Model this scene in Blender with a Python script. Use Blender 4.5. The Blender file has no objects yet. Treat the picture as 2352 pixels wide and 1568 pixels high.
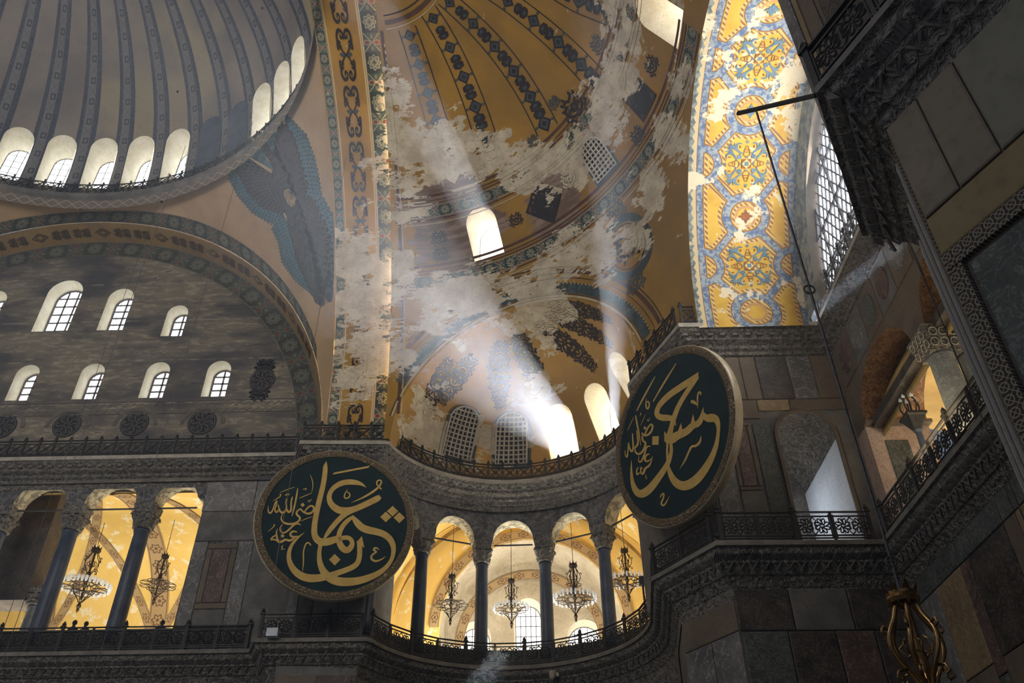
import bpy, math, random
import numpy as np
from math import sin, cos, pi, radians as rad, degrees as deg, sqrt, atan2, hypot
from mathutils import Vector, Matrix
from mathutils.geometry import delaunay_2d_cdt
random.seed(4)
SC = bpy.context.scene
COL = SC.collection
# ---------------- camera ----------------
CAMZ = 1.6
def camera_axes():
    z = np.array([-26., 2484., 0.]); s = np.array([59., -1473., 0.])
    f = sqrt(-(z @ s)); z[2] = f; s[2] = f
    U = z/np.linalg.norm(z); S = s/np.linalg.norm(s); S -= U*(S@U); S /= np.linalg.norm(S)
    X = np.cross(U, S)
    if X[0] < 0: X = -X
    return f, np.array([X, S, U])
FPX, RW = camera_axes()
cam = bpy.data.cameras.new('camera'); camo = bpy.data.objects.new('camera', cam); COL.objects.link(camo)
cam.sensor_width = 36; cam.lens = FPX/2352*36; cam.clip_end = 500
M = Matrix.Identity(4)
for i in range(3):
    M[i][0] = RW[i][0]; M[i][1] = RW[i][1]; M[i][2] = -RW[i][2]
M[2][3] = CAMZ
camo.matrix_world = M
SC.camera = camo
SC.view_settings.view_transform = 'Standard'; SC.view_settings.look = 'None'
SC.view_settings.gamma = 1; SC.view_settings.use_curve_mapping = False
SC.view_settings.exposure = 0.0
SC.cycles.max_bounces = 5; SC.cycles.diffuse_bounces = 3; SC.cycles.glossy_bounces = 2
SC.cycles.transmission_bounces = 2; SC.cycles.volume_bounces = 0; SC.cycles.transparent_max_bounces = 8
SC.cycles.sample_clamp_indirect = 3.0; SC.cycles.use_denoising = True
SC.cycles.caustics_reflective = False; SC.cycles.caustics_refractive = False
# ---------------- world, sun ----------------
w = bpy.data.worlds.new('world'); SC.world = w; w.use_nodes = True
w.node_tree.nodes['Background'].inputs[0].default_value = (0.54, 0.63, 0.84, 1)
w.node_tree.nodes['Background'].inputs[1].default_value = 0.25
def pixdir(px, py):
    d = RW @ np.array([px-1176, 784-py, FPX]); return d/np.linalg.norm(d)
sund = pixdir(1412, 1112)                 # direction towards the sun, south and 27 degrees up
sl = bpy.data.lights.new('sun', 'SUN'); sl.energy = 95; sl.color = (1.0, 0.95, 0.86); sl.angle = rad(0.6)
so = bpy.data.objects.new('sun', sl); COL.objects.link(so)
so.rotation_euler = Vector(-sund).to_track_quat('-Z', 'Y').to_euler(); so.location = (0, 60, 60)
def area(name, loc, target, sx, sy, power, color):
    l = bpy.data.lights.new(name, 'AREA'); l.shape = 'RECTANGLE'; l.size = sx; l.size_y = sy; l.energy = power; l.color = color
    o = bpy.data.objects.new(name, l); COL.objects.link(o); o.location = loc
    o.rotation_euler = (Vector(target)-Vector(loc)).to_track_quat('-Z', 'Y').to_euler()
    return o
WARM = (1.0, 0.80, 0.50); DAY = (0.82, 0.90, 1.0); DAYW = (1.0, 0.95, 0.86)

area('north_windows_daylight', (-24, 2.5, 31), (-20, 36, 33), 26, 9, 5000, (1.0, .95, .88))
# ---------------- object helpers ----------------
def tag(o, label=None, cat=None, group=None, kind=None):
    if label: o['label'] = label
    if cat: o['category'] = cat
    if group: o['group'] = group
    if kind: o['kind'] = kind
    return o
def empty(name, loc=(0, 0, 0), rz=0, **k):
    o = bpy.data.objects.new(name, None); COL.objects.link(o); o.location = loc; o.rotation_euler = (0, 0, rz)
    return tag(o, **k)
def inst(name, me, parent=None, mat=None, **k):
    o = bpy.data.objects.new(name, me); COL.objects.link(o)
    if parent is not None: o.parent = parent
    if mat is not None: o.matrix_local = mat
    return tag(o, **k)
class MB:
    def __init__(s): s.v = []; s.f = []; s.uv = []; s.mi = []; s.n = 0
    def add(s, V, F, uv=None, mi=0):
        V = [tuple(map(float, p)) for p in V]
        s.v += V; s.f += [tuple(int(i)+s.n for i in f) for f in F]; s.mi += [mi]*len(F)
        s.uv += [tuple(map(float, p)) for p in uv] if uv is not None else [(p[0], p[1]) for p in V]
        s.n += len(V); return s
    def box(s, c, size, ax=None, mi=0):
        a = np.array(ax if ax is not None else np.eye(3), float); h = np.array(size)/2; c = np.array(c, float)
        V = [c + a[0]*h[0]*i + a[1]*h[1]*j + a[2]*h[2]*k for i in (-1, 1) for j in (-1, 1) for k in (-1, 1)]
        F = [(0, 1, 3, 2), (4, 6, 7, 5), (0, 4, 5, 1), (2, 3, 7, 6), (0, 2, 6, 4), (1, 5, 7, 3)]
        return s.add(V, F, mi=mi)
    def beam(s, p, q, w_, h_, up=(0, 0, 1), mi=0):
        p = np.array(p, float); q = np.array(q, float); d = q-p; L = np.linalg.norm(d)
        if L < 1e-6: return s
        d /= L; u = np.array(up, float); b = np.cross(d, u)
        if np.linalg.norm(b) < 1e-4: b = np.cross(d, (1, 0, 0.01))
        b /= np.linalg.norm(b); u = np.cross(b, d)
        return s.box((p+q)/2, (L, w_, h_), (d, b, u), mi)
    def tube(s, P, r, n=6, closed=False, mi=0, caps=True):
        P = [np.array(p, float) for p in P]; N = len(P); R = r if hasattr(r, '__len__') else [r]*N
        V = []; F = []; b = None
        for i, p in enumerate(P):
            if closed: d = P[(i+1) % N]-P[i-1]
            else: d = P[min(i+1, N-1)]-P[max(i-1, 0)]
            d = d/(np.linalg.norm(d)+1e-9)
            if b is None:
                b = np.cross(d, (0, 0, 1));
                if np.linalg.norm(b) < .1: b = np.cross(d, (0, 1, 0))
            b = b-d*(b@d); b /= np.linalg.norm(b)+1e-9; c = np.cross(d, b)
            V += [p+R[i]*(b*cos(2*pi*k/n)+c*sin(2*pi*k/n)) for k in range(n)]
        m = N if closed else N-1
        for i in range(m):
            for k in range(n):
                a = i*n+k; a2 = i*n+(k+1) % n; j = (i+1) % N; F.append((a, a2, j*n+(k+1) % n, j*n+k))
        if not closed and caps: F += [tuple(range(n))[::-1], tuple((N-1)*n+k for k in range(n))]
        return s.add(V, F, mi=mi)
    def lathe(s, prof, n=16, c=(0, 0, 0), mi=0, sq=None):
        V = []; F = []
        for j, (r, z) in enumerate(prof):
            for k in range(n):
                a = 2*pi*(k+.5)/n; rr = r
                if sq and sq[j]: rr = r/max(abs(cos(a)), abs(sin(a)))*(1-sq[j])+r*sq[j] if False else r*((1-sq[j])+sq[j]/max(abs(cos(a)), abs(sin(a))))
                V.append((c[0]+rr*cos(a), c[1]+rr*sin(a), c[2]+z))
        for j in range(len(prof)-1):
            for k in range(n): F.append((j*n+k, j*n+(k+1) % n, (j+1)*n+(k+1) % n, (j+1)*n+k))
        F += [tuple(range(n))[::-1], tuple((len(prof)-1)*n+k for k in range(n))]
        return s.add(V, F, mi=mi)
    def mesh(s, name, mats, smooth=False):
        me = bpy.data.meshes.new(name); me.from_pydata(s.v, [], s.f)
        for m in (mats if isinstance(mats, (list, tuple)) else [mats]): me.materials.append(m)
        me.polygons.foreach_set('material_index', s.mi)
        if smooth: me.polygons.foreach_set('use_smooth', [True]*len(s.f))
        ul = me.uv_layers.new(name='UVMap'); li = np.zeros(len(me.loops), dtype=np.int32); me.loops.foreach_get('vertex_index', li)
        ul.data.foreach_set('uv', np.array(s.uv, dtype=np.float32)[li].ravel())
        me.validate(); me.update(); return me
    def build(s, name, mats, parent=None, smooth=False, **k):
        return inst(name, s.mesh(name, mats, smooth), parent, **k)
def pip(P, poly):
    P = np.asarray(P, float); poly = np.asarray(poly, float); x, y = P[:, 0], P[:, 1]; r = np.zeros(len(P), bool)
    n = len(poly)
    for i in range(n):
        x1, y1 = poly[i-1]; x2, y2 = poly[i]
        if y1 == y2: continue
        c = ((y1 > y) != (y2 > y)) & (x < (x2-x1)*(y-y1)/(y2-y1)+x1); r ^= c
    return r
def resample(poly, step, closed=True):
    out = []; n = len(poly)
    for i in range(n if closed else n-1):
        a = np.array(poly[i], float); b = np.array(poly[(i+1) % n], float); L = np.linalg.norm(b-a); m = max(1, int(math.ceil(L/step-1e-6)))
        out += [tuple(a+(b-a)*k/m) for k in range(m)]
    if not closed: out.append(tuple(poly[-1]))
    return out
def fill(mb, outer, holes, step, S, uvf=None, mi=0):
    """constrained triangulation of a 2D domain with holes, mapped by S(u,v)"""
    sx, sy = step if hasattr(step, '__len__') else (step, step)
    sc = np.array([1/sx, 1/sy])
    loops = [resample([(p[0]*sc[0], p[1]*sc[1]) for p in L], 1.0) for L in [outer]+list(holes)]
    pts = []; ed = []
    for L in loops:
        b = len(pts); pts += L; ed += [(b+i, b+(i+1) % len(L)) for i in range(len(L))]
    B = np.array(pts); lo = B.min(0); hi = B.max(0)
    g = np.array([(x+.013, y+.017) for x in np.arange(lo[0], hi[0], 1.) for y in np.arange(lo[1], hi[1], 1.)])
    if len(g):
        k = pip(g, loops[0])
        for L in loops[1:]: k &= ~pip(g, L)
        g = g[k]
        if len(g):
            d = np.full(len(g), 9.)
            for b in B: d = np.minimum(d, ((g-b)**2).sum(1))
            g = g[d > .2]
        pts = pts+[tuple(p) for p in g]
    r = delaunay_2d_cdt([Vector((p[0], p[1])) for p in pts], ed, [], 0, 1e-5)
    V = np.array([(p.x, p.y) for p in r[0]]); F = np.array([tuple(f) for f in r[2]])
    C = V[F].mean(1); k = pip(C, loops[0])
    for L in loops[1:]: k &= ~pip(C, L)
    F = F[k]; V = V/sc
    mb.add([S(p[0], p[1]) for p in V], F, [uvf(p[0], p[1]) if uvf else p for p in V], mi)
def grid(mb, S, us, vs, uvf=None, mi=0):
    V = [S(u, v) for u in us for v in vs]; n = len(vs)
    F = [(i*n+j, (i+1)*n+j, (i+1)*n+j+1, i*n+j+1) for i in range(len(us)-1) for j in range(n-1)]
    mb.add(V, F, [uvf(u, v) if uvf else (u, v) for u in us for v in vs], mi)
def arch(w_, h_, n=10, sc=1.0):
    """outline of an arched opening, base centred at the origin, counter-clockwise from bottom left"""
    r = w_/2; s = h_-r
    P = [(-r, 0), (-r, s)] + [(-r*cos(pi*k/n), s+r*sin(pi*k/n)) for k in range(1, n)] + [(r, s), (r, 0)]
    return P
def arcpts(cx, cy, r, a0, a1, n):      # azimuth from +Y towards +X, degrees
    return [(cx+r*sin(rad(a0+(a1-a0)*k/n)), cy+r*cos(rad(a0+(a1-a0)*k/n))) for k in range(n+1)]
def offset_path(P, d):                 # left normal
    P = [np.array(p, float) for p in P]; out = []
    for i in range(len(P)):
        t0 = P[i]-P[i-1] if i > 0 else P[1]-P[0]; t1 = P[i+1]-P[i] if i < len(P)-1 else P[-1]-P[-2]
        t0 = t0/np.linalg.norm(t0); t1 = t1/np.linalg.norm(t1)
        n0 = np.array([-t0[1], t0[0]]); n1 = np.array([-t1[1], t1[0]]); m = n0+n1; m /= np.linalg.norm(m)
        out.append(P[i]+m*d/max(.45, m@n0))
    return out
def sweep(mb, path, prof, mi=0):       # prof: (offset to the left of travel, z)
    rows = [offset_path(path, o) for o, z in prof]; n = len(path); L = [0]
    for i in range(1, n): L.append(L[-1]+hypot(path[i][0]-path[i-1][0], path[i][1]-path[i-1][1]))
    V = []; uv = []; d = 0
    for j, (o, z) in enumerate(prof):
        if j: d += hypot(prof[j][0]-prof[j-1][0], prof[j][1]-prof[j-1][1])
        V += [(rows[j][i][0], rows[j][i][1], z) for i in range(n)]; uv += [(L[i], d) for i in range(n)]
    F = [(j*n+i, j*n+i+1, (j+1)*n+i+1, (j+1)*n+i) for j in range(len(prof)-1) for i in range(n-1)]
    mb.add(V, F, uv, mi)
def along(path, step, start=0.0):
    """points with tangents every step along a path"""
    P = [np.array(p, float) for p in path]; out = []; s = start; acc = 0
    for a, b in zip(P[:-1], P[1:]):
        L = np.linalg.norm(b-a); t = (b-a)/L
        while s <= acc+L+1e-9: out.append((a+t*(s-acc), t)); s += step
        acc += L
    return out
def plen(path): return sum(hypot(b[0]-a[0], b[1]-a[1]) for a, b in zip(path[:-1], path[1:]))
def frame(origin, t, up=(0, 0, 1)):
    """matrix: x along t (2D), y to the left, z up"""
    t = Vector((t[0], t[1], 0)).normalized(); n = Vector((-t[1], t[0], 0)); m = Matrix.Identity(4)
    for i in range(3): m[i][0] = t[i]; m[i][1] = n[i]; m[i][2] = (0, 0, 1)[i]; m[i][3] = origin[i]
    return m
def plate(mb, poly, zf, zb, T=None, mi=0):
    """extruded flat polygon; T maps (x,y,z) -> world"""
    T = T or (lambda x, y, z: (x, y, z)); P = [Vector((p[0], p[1])) for p in poly]; n = len(P)
    r = delaunay_2d_cdt(P, [(i, (i+1) % n) for i in range(n)], [list(range(n))], 1, 1e-6)
    V = [(p.x, p.y) for p in r[0]]; F = [tuple(f) for f in r[2]]
    mb.add([T(x, y, zf) for x, y in V], F, V, mi)
    mb.add([T(x, y, zz) for zz in (zf, zb) for x, y in poly], [(i, (i+1) % n, n+(i+1) % n, n+i) for i in range(n)], list(poly)*2, mi)
def chaikin(P, n=2, closed=False):
    P = [np.array(p, float) for p in P]
    for _ in range(n):
        Q = [] if closed else [P[0]]
        for a, b in zip(P, P[1:]+([P[0]] if closed else [])): Q += [a*.75+b*.25, a*.25+b*.75]
        if not closed: Q.append(P[-1])
        P = Q
    return P
def ribbon(mb, P, wd, T, z=0, mi=0, smooth=2):
    """flat stroke along 2D points with widths, mapped by T(x,y,z)"""
    W = wd if hasattr(wd, '__len__') else [wd]*len(P)
    Q = chaikin([(p[0], p[1], w_) for p, w_ in zip(P, W)], smooth) if smooth else [np.array((p[0], p[1], w_), float) for p, w_ in zip(P, W)]
    V = []; F = []
    for i, q in enumerate(Q):
        d = Q[min(i+1, len(Q)-1)][:2]-Q[max(i-1, 0)][:2]; d /= np.linalg.norm(d)+1e-9; nn = np.array([-d[1], d[0]])*q[2]/2
        V += [T(q[0]+nn[0], q[1]+nn[1], z), T(q[0]-nn[0], q[1]-nn[1], z)]
    F = [(2*i, 2*i+1, 2*i+3, 2*i+2) for i in range(len(Q)-1)]
    mb.add(V, F, mi=mi)
# ---------------- node expression helper ----------------
class NT:
    def __init__(s, name, rough=.8, metal=0, spec=.3):
        s.m = bpy.data.materials.new(name); s.m.use_nodes = True; s.t = s.m.node_tree; s.b = s.t.nodes['Principled BSDF']
        s.b.inputs['Roughness'].default_value = rough; s.b.inputs['Metallic'].default_value = metal
        s.b.inputs['Specular IOR Level'].default_value = spec; s._c = {}
    def node(s, ty, **k):
        n = s.t.nodes.new(ty)
        for a, b in k.items(): setattr(n, a, b)
        return n
    def put(s, sock, v):
        if isinstance(v, X): s.t.links.new(v.s, sock)
        elif hasattr(v, '__len__') and len(v) == 3 and sock.type == 'RGBA': sock.default_value = (*v, 1)
        else: sock.default_value = v
    def math(s, op, *a):
        n = s.node('ShaderNodeMath', operation=op)
        for i, v in enumerate(a): s.put(n.inputs[i], v)
        return X(s, n.outputs[0])
    def pos(s):
        if 'g' not in s._c: s._c['g'] = X(s, s.node('ShaderNodeNewGeometry').outputs['Position'])
        return s._c['g']
    def obj(s):
        if 'o' not in s._c: s._c['o'] = X(s, s.node('ShaderNodeTexCoord').outputs['Object'])
        return s._c['o']
    def uv(s):
        if 'u' not in s._c:
            n = s.node('ShaderNodeUVMap'); n.uv_map = 'UVMap'; q = s.node('ShaderNodeSeparateXYZ'); s.t.links.new(n.outputs[0], q.inputs[0])
            s._c['u'] = (X(s, q.outputs[0]), X(s, q.outputs[1]))
        return s._c['u']
    def xyz(s, v=None):
        v = v or s.pos(); q = s.node('ShaderNodeSeparateXYZ'); s.t.links.new(v.s, q.inputs[0]); return [X(s, q.outputs[i]) for i in range(3)]
    def comb(s, *a):
        q = s.node('ShaderNodeCombineXYZ')
        for i, v in enumerate(a): s.put(q.inputs[i], v)
        return X(s, q.outputs[0])
    def vadd(s, a, b, op='ADD'):
        q = s.node('ShaderNodeVectorMath', operation=op); s.put(q.inputs[0], a); s.put(q.inputs[1], b); return X(s, q.outputs[0])
    def noise(s, scale=1, detail=3, rough=.55, v=None, dist=0, off=None, sc=None):
        v = v or s.pos()
        if sc: v = s.vadd(v, sc, 'MULTIPLY')
        if off: v = s.vadd(v, off)
        n = s.node('ShaderNodeTexNoise'); s.t.links.new(v.s, n.inputs['Vector'])
        n.inputs['Scale'].default_value = scale; n.inputs['Detail'].default_value = detail; n.inputs['Roughness'].default_value = rough; n.inputs['Distortion'].default_value = dist
        return X(s, n.outputs[0])
    def voro(s, scale=1, v=None, feature='F1', out=0, rnd=1.):
        v = v or s.pos(); n = s.node('ShaderNodeTexVoronoi'); n.feature = feature; s.t.links.new(v.s, n.inputs['Vector']); n.inputs['Scale'].default_value = scale
        n.inputs['Randomness'].default_value = rnd
        return X(s, n.outputs[out])
    def sm(s, lo, hi, x):
        n = s.node('ShaderNodeMapRange'); n.interpolation_type = 'SMOOTHSTEP'; s.put(n.inputs[0], x)
        n.inputs[1].default_value = lo; n.inputs[2].default_value = hi; return X(s, n.outputs[0])
    def mix(s, f, a, b):
        n = s.node('ShaderNodeMix'); n.data_type = 'RGBA'; s.put(n.inputs[0], f); s.put(n.inputs[6], a); s.put(n.inputs[7], b); return X(s, n.outputs[2])
    def dist(s, c, v=None):
        n = s.node('ShaderNodeVectorMath', operation='DISTANCE'); s.put(n.inputs[0], v or s.pos()); n.inputs[1].default_value = c; return X(s, n.outputs['Value'])
    def col(s, c): s.put(s.b.inputs['Base Color'], c); return s
    def bump(s, h, strength=.5, d=.05):
        n = s.node('ShaderNodeBump'); s.put(n.inputs['Height'], h); n.inputs['Strength'].default_value = strength; n.inputs['Distance'].default_value = d
        s.t.links.new(n.outputs[0], s.b.inputs['Normal']); return s
class X:
    def __init__(s, nt, sock): s.nt = nt; s.s = sock
    def __add__(s, o): return s.nt.math('ADD', s, o)
    __radd__ = __add__
    def __sub__(s, o): return s.nt.math('SUBTRACT', s, o)
    def __rsub__(s, o): return s.nt.math('SUBTRACT', o, s)
    def __mul__(s, o): return s.nt.math('MULTIPLY', s, o)
    __rmul__ = __mul__
    def __truediv__(s, o): return s.nt.math('DIVIDE', s, o)
    def __pow__(s, o): return s.nt.math('POWER', s, o)
    def lt(s, o): return s.nt.math('LESS_THAN', s, o)
    def gt(s, o): return s.nt.math('GREATER_THAN', s, o)
    def mn(s, o): return s.nt.math('MINIMUM', s, o)
    def mx(s, o): return s.nt.math('MAXIMUM', s, o)
    def abs(s): return s.nt.math('ABSOLUTE', s)
    def fr(s): return s.nt.math('FRACT', s)
    def fl(s): return s.nt.math('FLOOR', s)
    def sin(s): return s.nt.math('SINE', s)
    def cos(s): return s.nt.math('COSINE', s)
    def sqrt(s): return s.nt.math('SQRT', s)
    def mod(s, o): return s.nt.math('FLOORED_MODULO', s, o)
def length(a, b): return (a*a+b*b).sqrt()
def atan2x(a, b): return a.nt.math('ARCTAN2', a, b)

def stone(name, c1, c2, scale=1.2, rough=.75, bump=.3, spec=.25, vein=None, carve=0):
    n = NT(name, rough, 0, spec)
    a = n.noise(scale, 4, .6); c = n.mix(n.sm(.32, .68, a), c1, c2)
    if vein:
        v = n.noise(scale*1.7, 3, .6, dist=1.8, off=(3, 7, 1)); l = 1-n.sm(0, .035, (v-.5).abs()); c = n.mix(l*.7, c, vein)
    d = n.noise(scale*9, 2, .6); c = n.mix(n.sm(.45, .75, d)*.35, c, tuple(x*.45 for x in c1))
    n.col(c)
    if carve:
        v = n.noise(carve, 2, .5, dist=.8); w_ = n.voro(carve*.9)
        h = (v*18).sin()*.4+w_
        n.col(n.mix(n.sm(.1, .9, h)*.55, c, tuple(min(1, x*2.1) for x in c2))); n.bump(h, .9, .08)  # relief highlights and darker hollows of the carving are put into the colour
    elif bump: n.bump(d, bump, .03)
    return n.m
# wear: where the paint has come away and pale plaster shows (world places of the patches)
WEAR = [((-4.9, 29.4, 36.4), 2.6), ((-3.0, 29.2, 36.2), 1.9), ((-1.6, 28.9, 35.9), 1.7), ((0.6, 28.6, 35.1), 1.7), ((2.4, 28.0, 34.5), 1.5), ((3.2, 26.9, 34.8), 1.5), ((4.4, 25.3, 34.4), 1.7), ((4.9, 23.2, 34.7), 1.4), ((5.2, 21.0, 35.0), 1.6), ((5.5, 19.2, 35.3), 1.5), ((6.4, 17.5, 33.6), 1.5),
        ((2.9, 31.2, 31.0), 1.7), ((4.2, 30.4, 30.4), 1.6), ((5.5, 28.8, 29.6), 1.3), ((4.6, 29.6, 31.2), 1.2), ((6.2, 26.5, 31.0), 1.5), ((6.7, 24.0, 31.4), 1.3), ((6.9, 21.5, 32.0), 1.2), ((-3.9, 34.6, 30.6), 2.0), ((-2.2, 34.0, 31.0), 1.7), ((-0.2, 33.6, 30.8), 1.7), ((1.5, 32.4, 31), 1.2), ((-9.4, 33.6, 33.2), 2.2), ((-8.6, 34.4, 31.2), 2.6), ((-8.2, 35.6, 28.8), 2.2), ((-9.2, 36, 27.2), 1.8), ((-5.8, 30.6, 35.4), 2.0), ((-7, 33.2, 32.4), 1.6),
        ((-6.4, 26.6, 38.2), 1.3), ((-6.6, 28.2, 37.4), 1.2), ((-4.9, 40.2, 25.6), 2.3), ((-6.2, 38.6, 26.2), 2.0), ((-3.0, 41.2, 26.6), 1.5), ((0.4, 34.0, 29.8), 1.7), ((-1.2, 34.4, 29.9), 1.3), ((1.9, 33.0, 29.4), 1.2), ((-0.8, 41.8, 26.2), 1.7), ((1.3, 38.9, 28.6), 1.1)]
def wearmask(n, thr=.5, base=-.35):
    m = None
    for c, r in WEAR:
        d = 1-n.dist(c)/(r*1.25); m = d if m is None else m.mx(d)
    m = m.mx(base)
    f = n.noise(.55, 6, .66, sc=(.8, .8, 1.7)); g = n.noise(2.6, 5, .7, off=(9, 2, 4), sc=(.6, .6, 2.2))
    e = m*.72+(f-.5)*2.3+(g-.5)*1.25
    return n.sm(.0, .04, e-.26), e
def plaster_col(n):
    a = n.noise(1.3, 5, .65, off=(5, 5, 5)); b = n.noise(5, 3, .6, sc=(1, 1, 2)); return n.mix(n.sm(.55, .72, b)*.6, n.mix(n.sm(.35, .65, a), (.60, .53, .40), (.42, .35, .25)), (.20, .15, .10))
def gold(name, base=(.46, .245, .035), wear=True, wb=-.25, extra=None, rough=.75, post=None):
    n = NT(name, rough, 0, .25)
    a = n.noise(.35, 5, .6); b = n.noise(3.5, 3, .6)
    c = n.mix(n.sm(.3, .7, a), base, tuple(x*.62 for x in base)); c = n.mix(n.sm(.5, .8, b)*.3, c, (.25, .15, .06))
    if extra: c = extra(n, c)
    if wear:
        m, e = wearmask(n, base=wb); c = n.mix(m, c, plaster_col(n))
        br = n.sm(.95, 1.1, e); c = n.mix(br, c, (.34, .29, .22))
    if post: c = post(n, c)
    n.col(c); n.bump(b, .25, .03); return n.m
def paint(name, c, wear=True, wb=-.35, rough=.75):
    """flat paint on the plaster; comes away with it"""
    n = NT(name, rough, 0, .2); a = n.noise(2, 3, .6); cc = n.mix(n.sm(.35, .7, a), c, tuple(x*.7 for x in c))
    if wear:
        m, e = wearmask(n, base=wb); cc = n.mix(m, cc, plaster_col(n))
    n.col(cc); return n.m
def border_pattern(n, u, v, ground=(.03, .042, .038), cream=(.33, .29, .19), red=(.15, .035, .02), inv=False):
    """u -1..1 across the band, v in cells; rosettes alternate with crossed hearts"""
    k = v.fl(); p = u*1.05; q = (v-k)*2-1; par = k.mod(2.)
    r = length(p, q); th = atan2x(q, p)
    fl_ = r-(.66+(th*8).cos()*.09)
    ros = 1-n.sm(.03, .07, fl_.abs())
    ring = 1-n.sm(.03, .07, (r-(.36+(th*4).cos()*.07)).abs()); dot = r.lt(.13)
    inner = r.lt(.5)
    a = n.mix(inner, n.mix(fl_.lt(0), ground, tuple(x*2.4 for x in ground)), (.12, .14, .11)); a = n.mix(ros.mx(ring), a, cream); a = n.mix(dot, a, ground)
    d = (p.abs()-q.abs()).abs(); xx = 1-n.sm(.03, .08, d)
    h1 = length((p.abs()-.58)*1.1, q*1.5); heart = h1.lt(.3); ho = 1-n.sm(.02, .07, (h1-.36).abs())
    h2 = length(p*1.5, (q.abs()-.58)*1.1); he2 = h2.lt(.27)
    b = n.mix(xx.mx(ho), tuple(x*1.7 for x in ground), cream); b = n.mix(heart, b, red); b = n.mix(he2, b, (.16, .16, .1))
    c = n.mix(par, a, b)
    e = p.abs().mx(q.abs()); c = n.mix(q.abs().gt(.94), c, ground)
    return n.mix(p.abs().gt(.97), c, cream)
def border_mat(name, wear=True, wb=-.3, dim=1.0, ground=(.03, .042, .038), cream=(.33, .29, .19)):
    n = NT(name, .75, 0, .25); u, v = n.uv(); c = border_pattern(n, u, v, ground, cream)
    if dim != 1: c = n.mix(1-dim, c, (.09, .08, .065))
    if wear:
        m, e = wearmask(n, base=wb); c = n.mix(m, c, plaster_col(n))
    n.col(c); return n.m
def emit(name, col, strength, trans=0.0):
    m = bpy.data.materials.new(name); m.use_nodes = True; t = m.node_tree; t.nodes.clear()
    o = t.nodes.new('ShaderNodeOutputMaterial'); e = t.nodes.new('ShaderNodeEmission'); e.inputs[0].default_value = (*col, 1); e.inputs[1].default_value = strength
    if trans:
        tr = t.nodes.new('ShaderNodeBsdfTransparent'); mx = t.nodes.new('ShaderNodeMixShader'); mx.inputs[0].default_value = 1-trans
        t.links.new(tr.outputs[0], mx.inputs[1]); t.links.new(e.outputs[0], mx.inputs[2]); t.links.new(mx.outputs[0], o.inputs[0])
    else: t.links.new(e.outputs[0], o.inputs[0])
    return m
def metal(name, c, rough=.5, met=.8):
    n = NT(name, rough, met, .4); a = n.noise(6, 3, .6, v=n.obj()); n.col(n.mix(n.sm(.35, .7, a), c, tuple(x*.55 for x in c))); return n.m
MT = {}
MT['stone_dark'] = stone('dark_carved_stone', (.10, .095, .09), (.17, .16, .145), 1.0, .8, .5)
MT['stone_carve'] = stone('deep_carved_marble', (.075, .071, .064), (.145, .133, .115), 1.0, .8, carve=6.0)
MT['stone_grey'] = stone('grey_marble', (.10, .097, .095), (.17, .16, .15), .8, .6, .2, vein=(.33, .32, .30))
MT['stone_red'] = stone('red_marble', (.075, .05, .045), (.12, .075, .065), .9, .6, .2, vein=(.25, .18, .15))
MT['stone_green'] = stone('green_marble', (.05, .056, .05), (.085, .092, .08), 1.6, .55, .2, vein=(.2, .22, .19))
MT['stone_tan'] = stone('honey_marble', (.19, .135, .07), (.25, .18, .10), .9, .6, .2, vein=(.36, .28, .18))
MT['stone_brown'] = stone('brown_marble', (.11, .085, .062), (.16, .125, .09), .7, .65, .2)
MT['stone_verd'] = stone('dark_breccia', (.03, .026, .024), (.075, .06, .05), 1.6, .55, .2, vein=(.16, .14, .11))
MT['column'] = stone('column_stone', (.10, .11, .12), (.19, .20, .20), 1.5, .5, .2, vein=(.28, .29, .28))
MT['column_veiled'] = stone('blue_veiled_column_stone', (.04, .052, .078), (.07, .085, .12), 1.5, .4, .2)  # bluish glare veil over the columns is put into this colour
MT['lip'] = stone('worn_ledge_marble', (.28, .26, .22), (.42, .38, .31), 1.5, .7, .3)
MT['iron'] = metal('black_iron', (.035, .032, .03), .6, .3)
MT['rope'] = metal('steel_cable', (.12, .11, .11), .6, .4)
MT['gold'] = gold('ochre_painted_plaster')
MT['gold_gal'] = gold('gallery_ochre_plaster', (.66, .46, .17), wear=False)
MT['plain_plaster'] = stone('pale_plaster', (.40, .34, .25), (.55, .49, .38), .8, .85, .2)
MT['ink'] = paint('dark_ornament_paint', (.028, .022, .024)); MT['ink_blue'] = paint('grey_blue_ornament_paint', (.06, .075, .08))
MT['line'] = paint('brown_line_paint', (.10, .045, .025)); MT['cream'] = paint('cream_line_paint', (.50, .42, .26))
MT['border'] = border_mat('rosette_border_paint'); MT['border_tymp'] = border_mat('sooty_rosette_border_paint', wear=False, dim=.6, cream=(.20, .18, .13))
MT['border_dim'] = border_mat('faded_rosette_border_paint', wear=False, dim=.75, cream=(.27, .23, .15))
MT['win'] = emit('bright_daylight_pane', (.93, .97, 1.0), 4.5)
MT['win_sun'] = emit('clear_sunlit_pane', (1.0, .98, .95), 16.0, .8)
MT['bars'] = metal('window_bars', (.16, .15, .16), .7, .1)
MT['reveal'] = stone('limewashed_reveal', (.62, .56, .42), (.74, .69, .56), 1.5, .85, .2)
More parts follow.
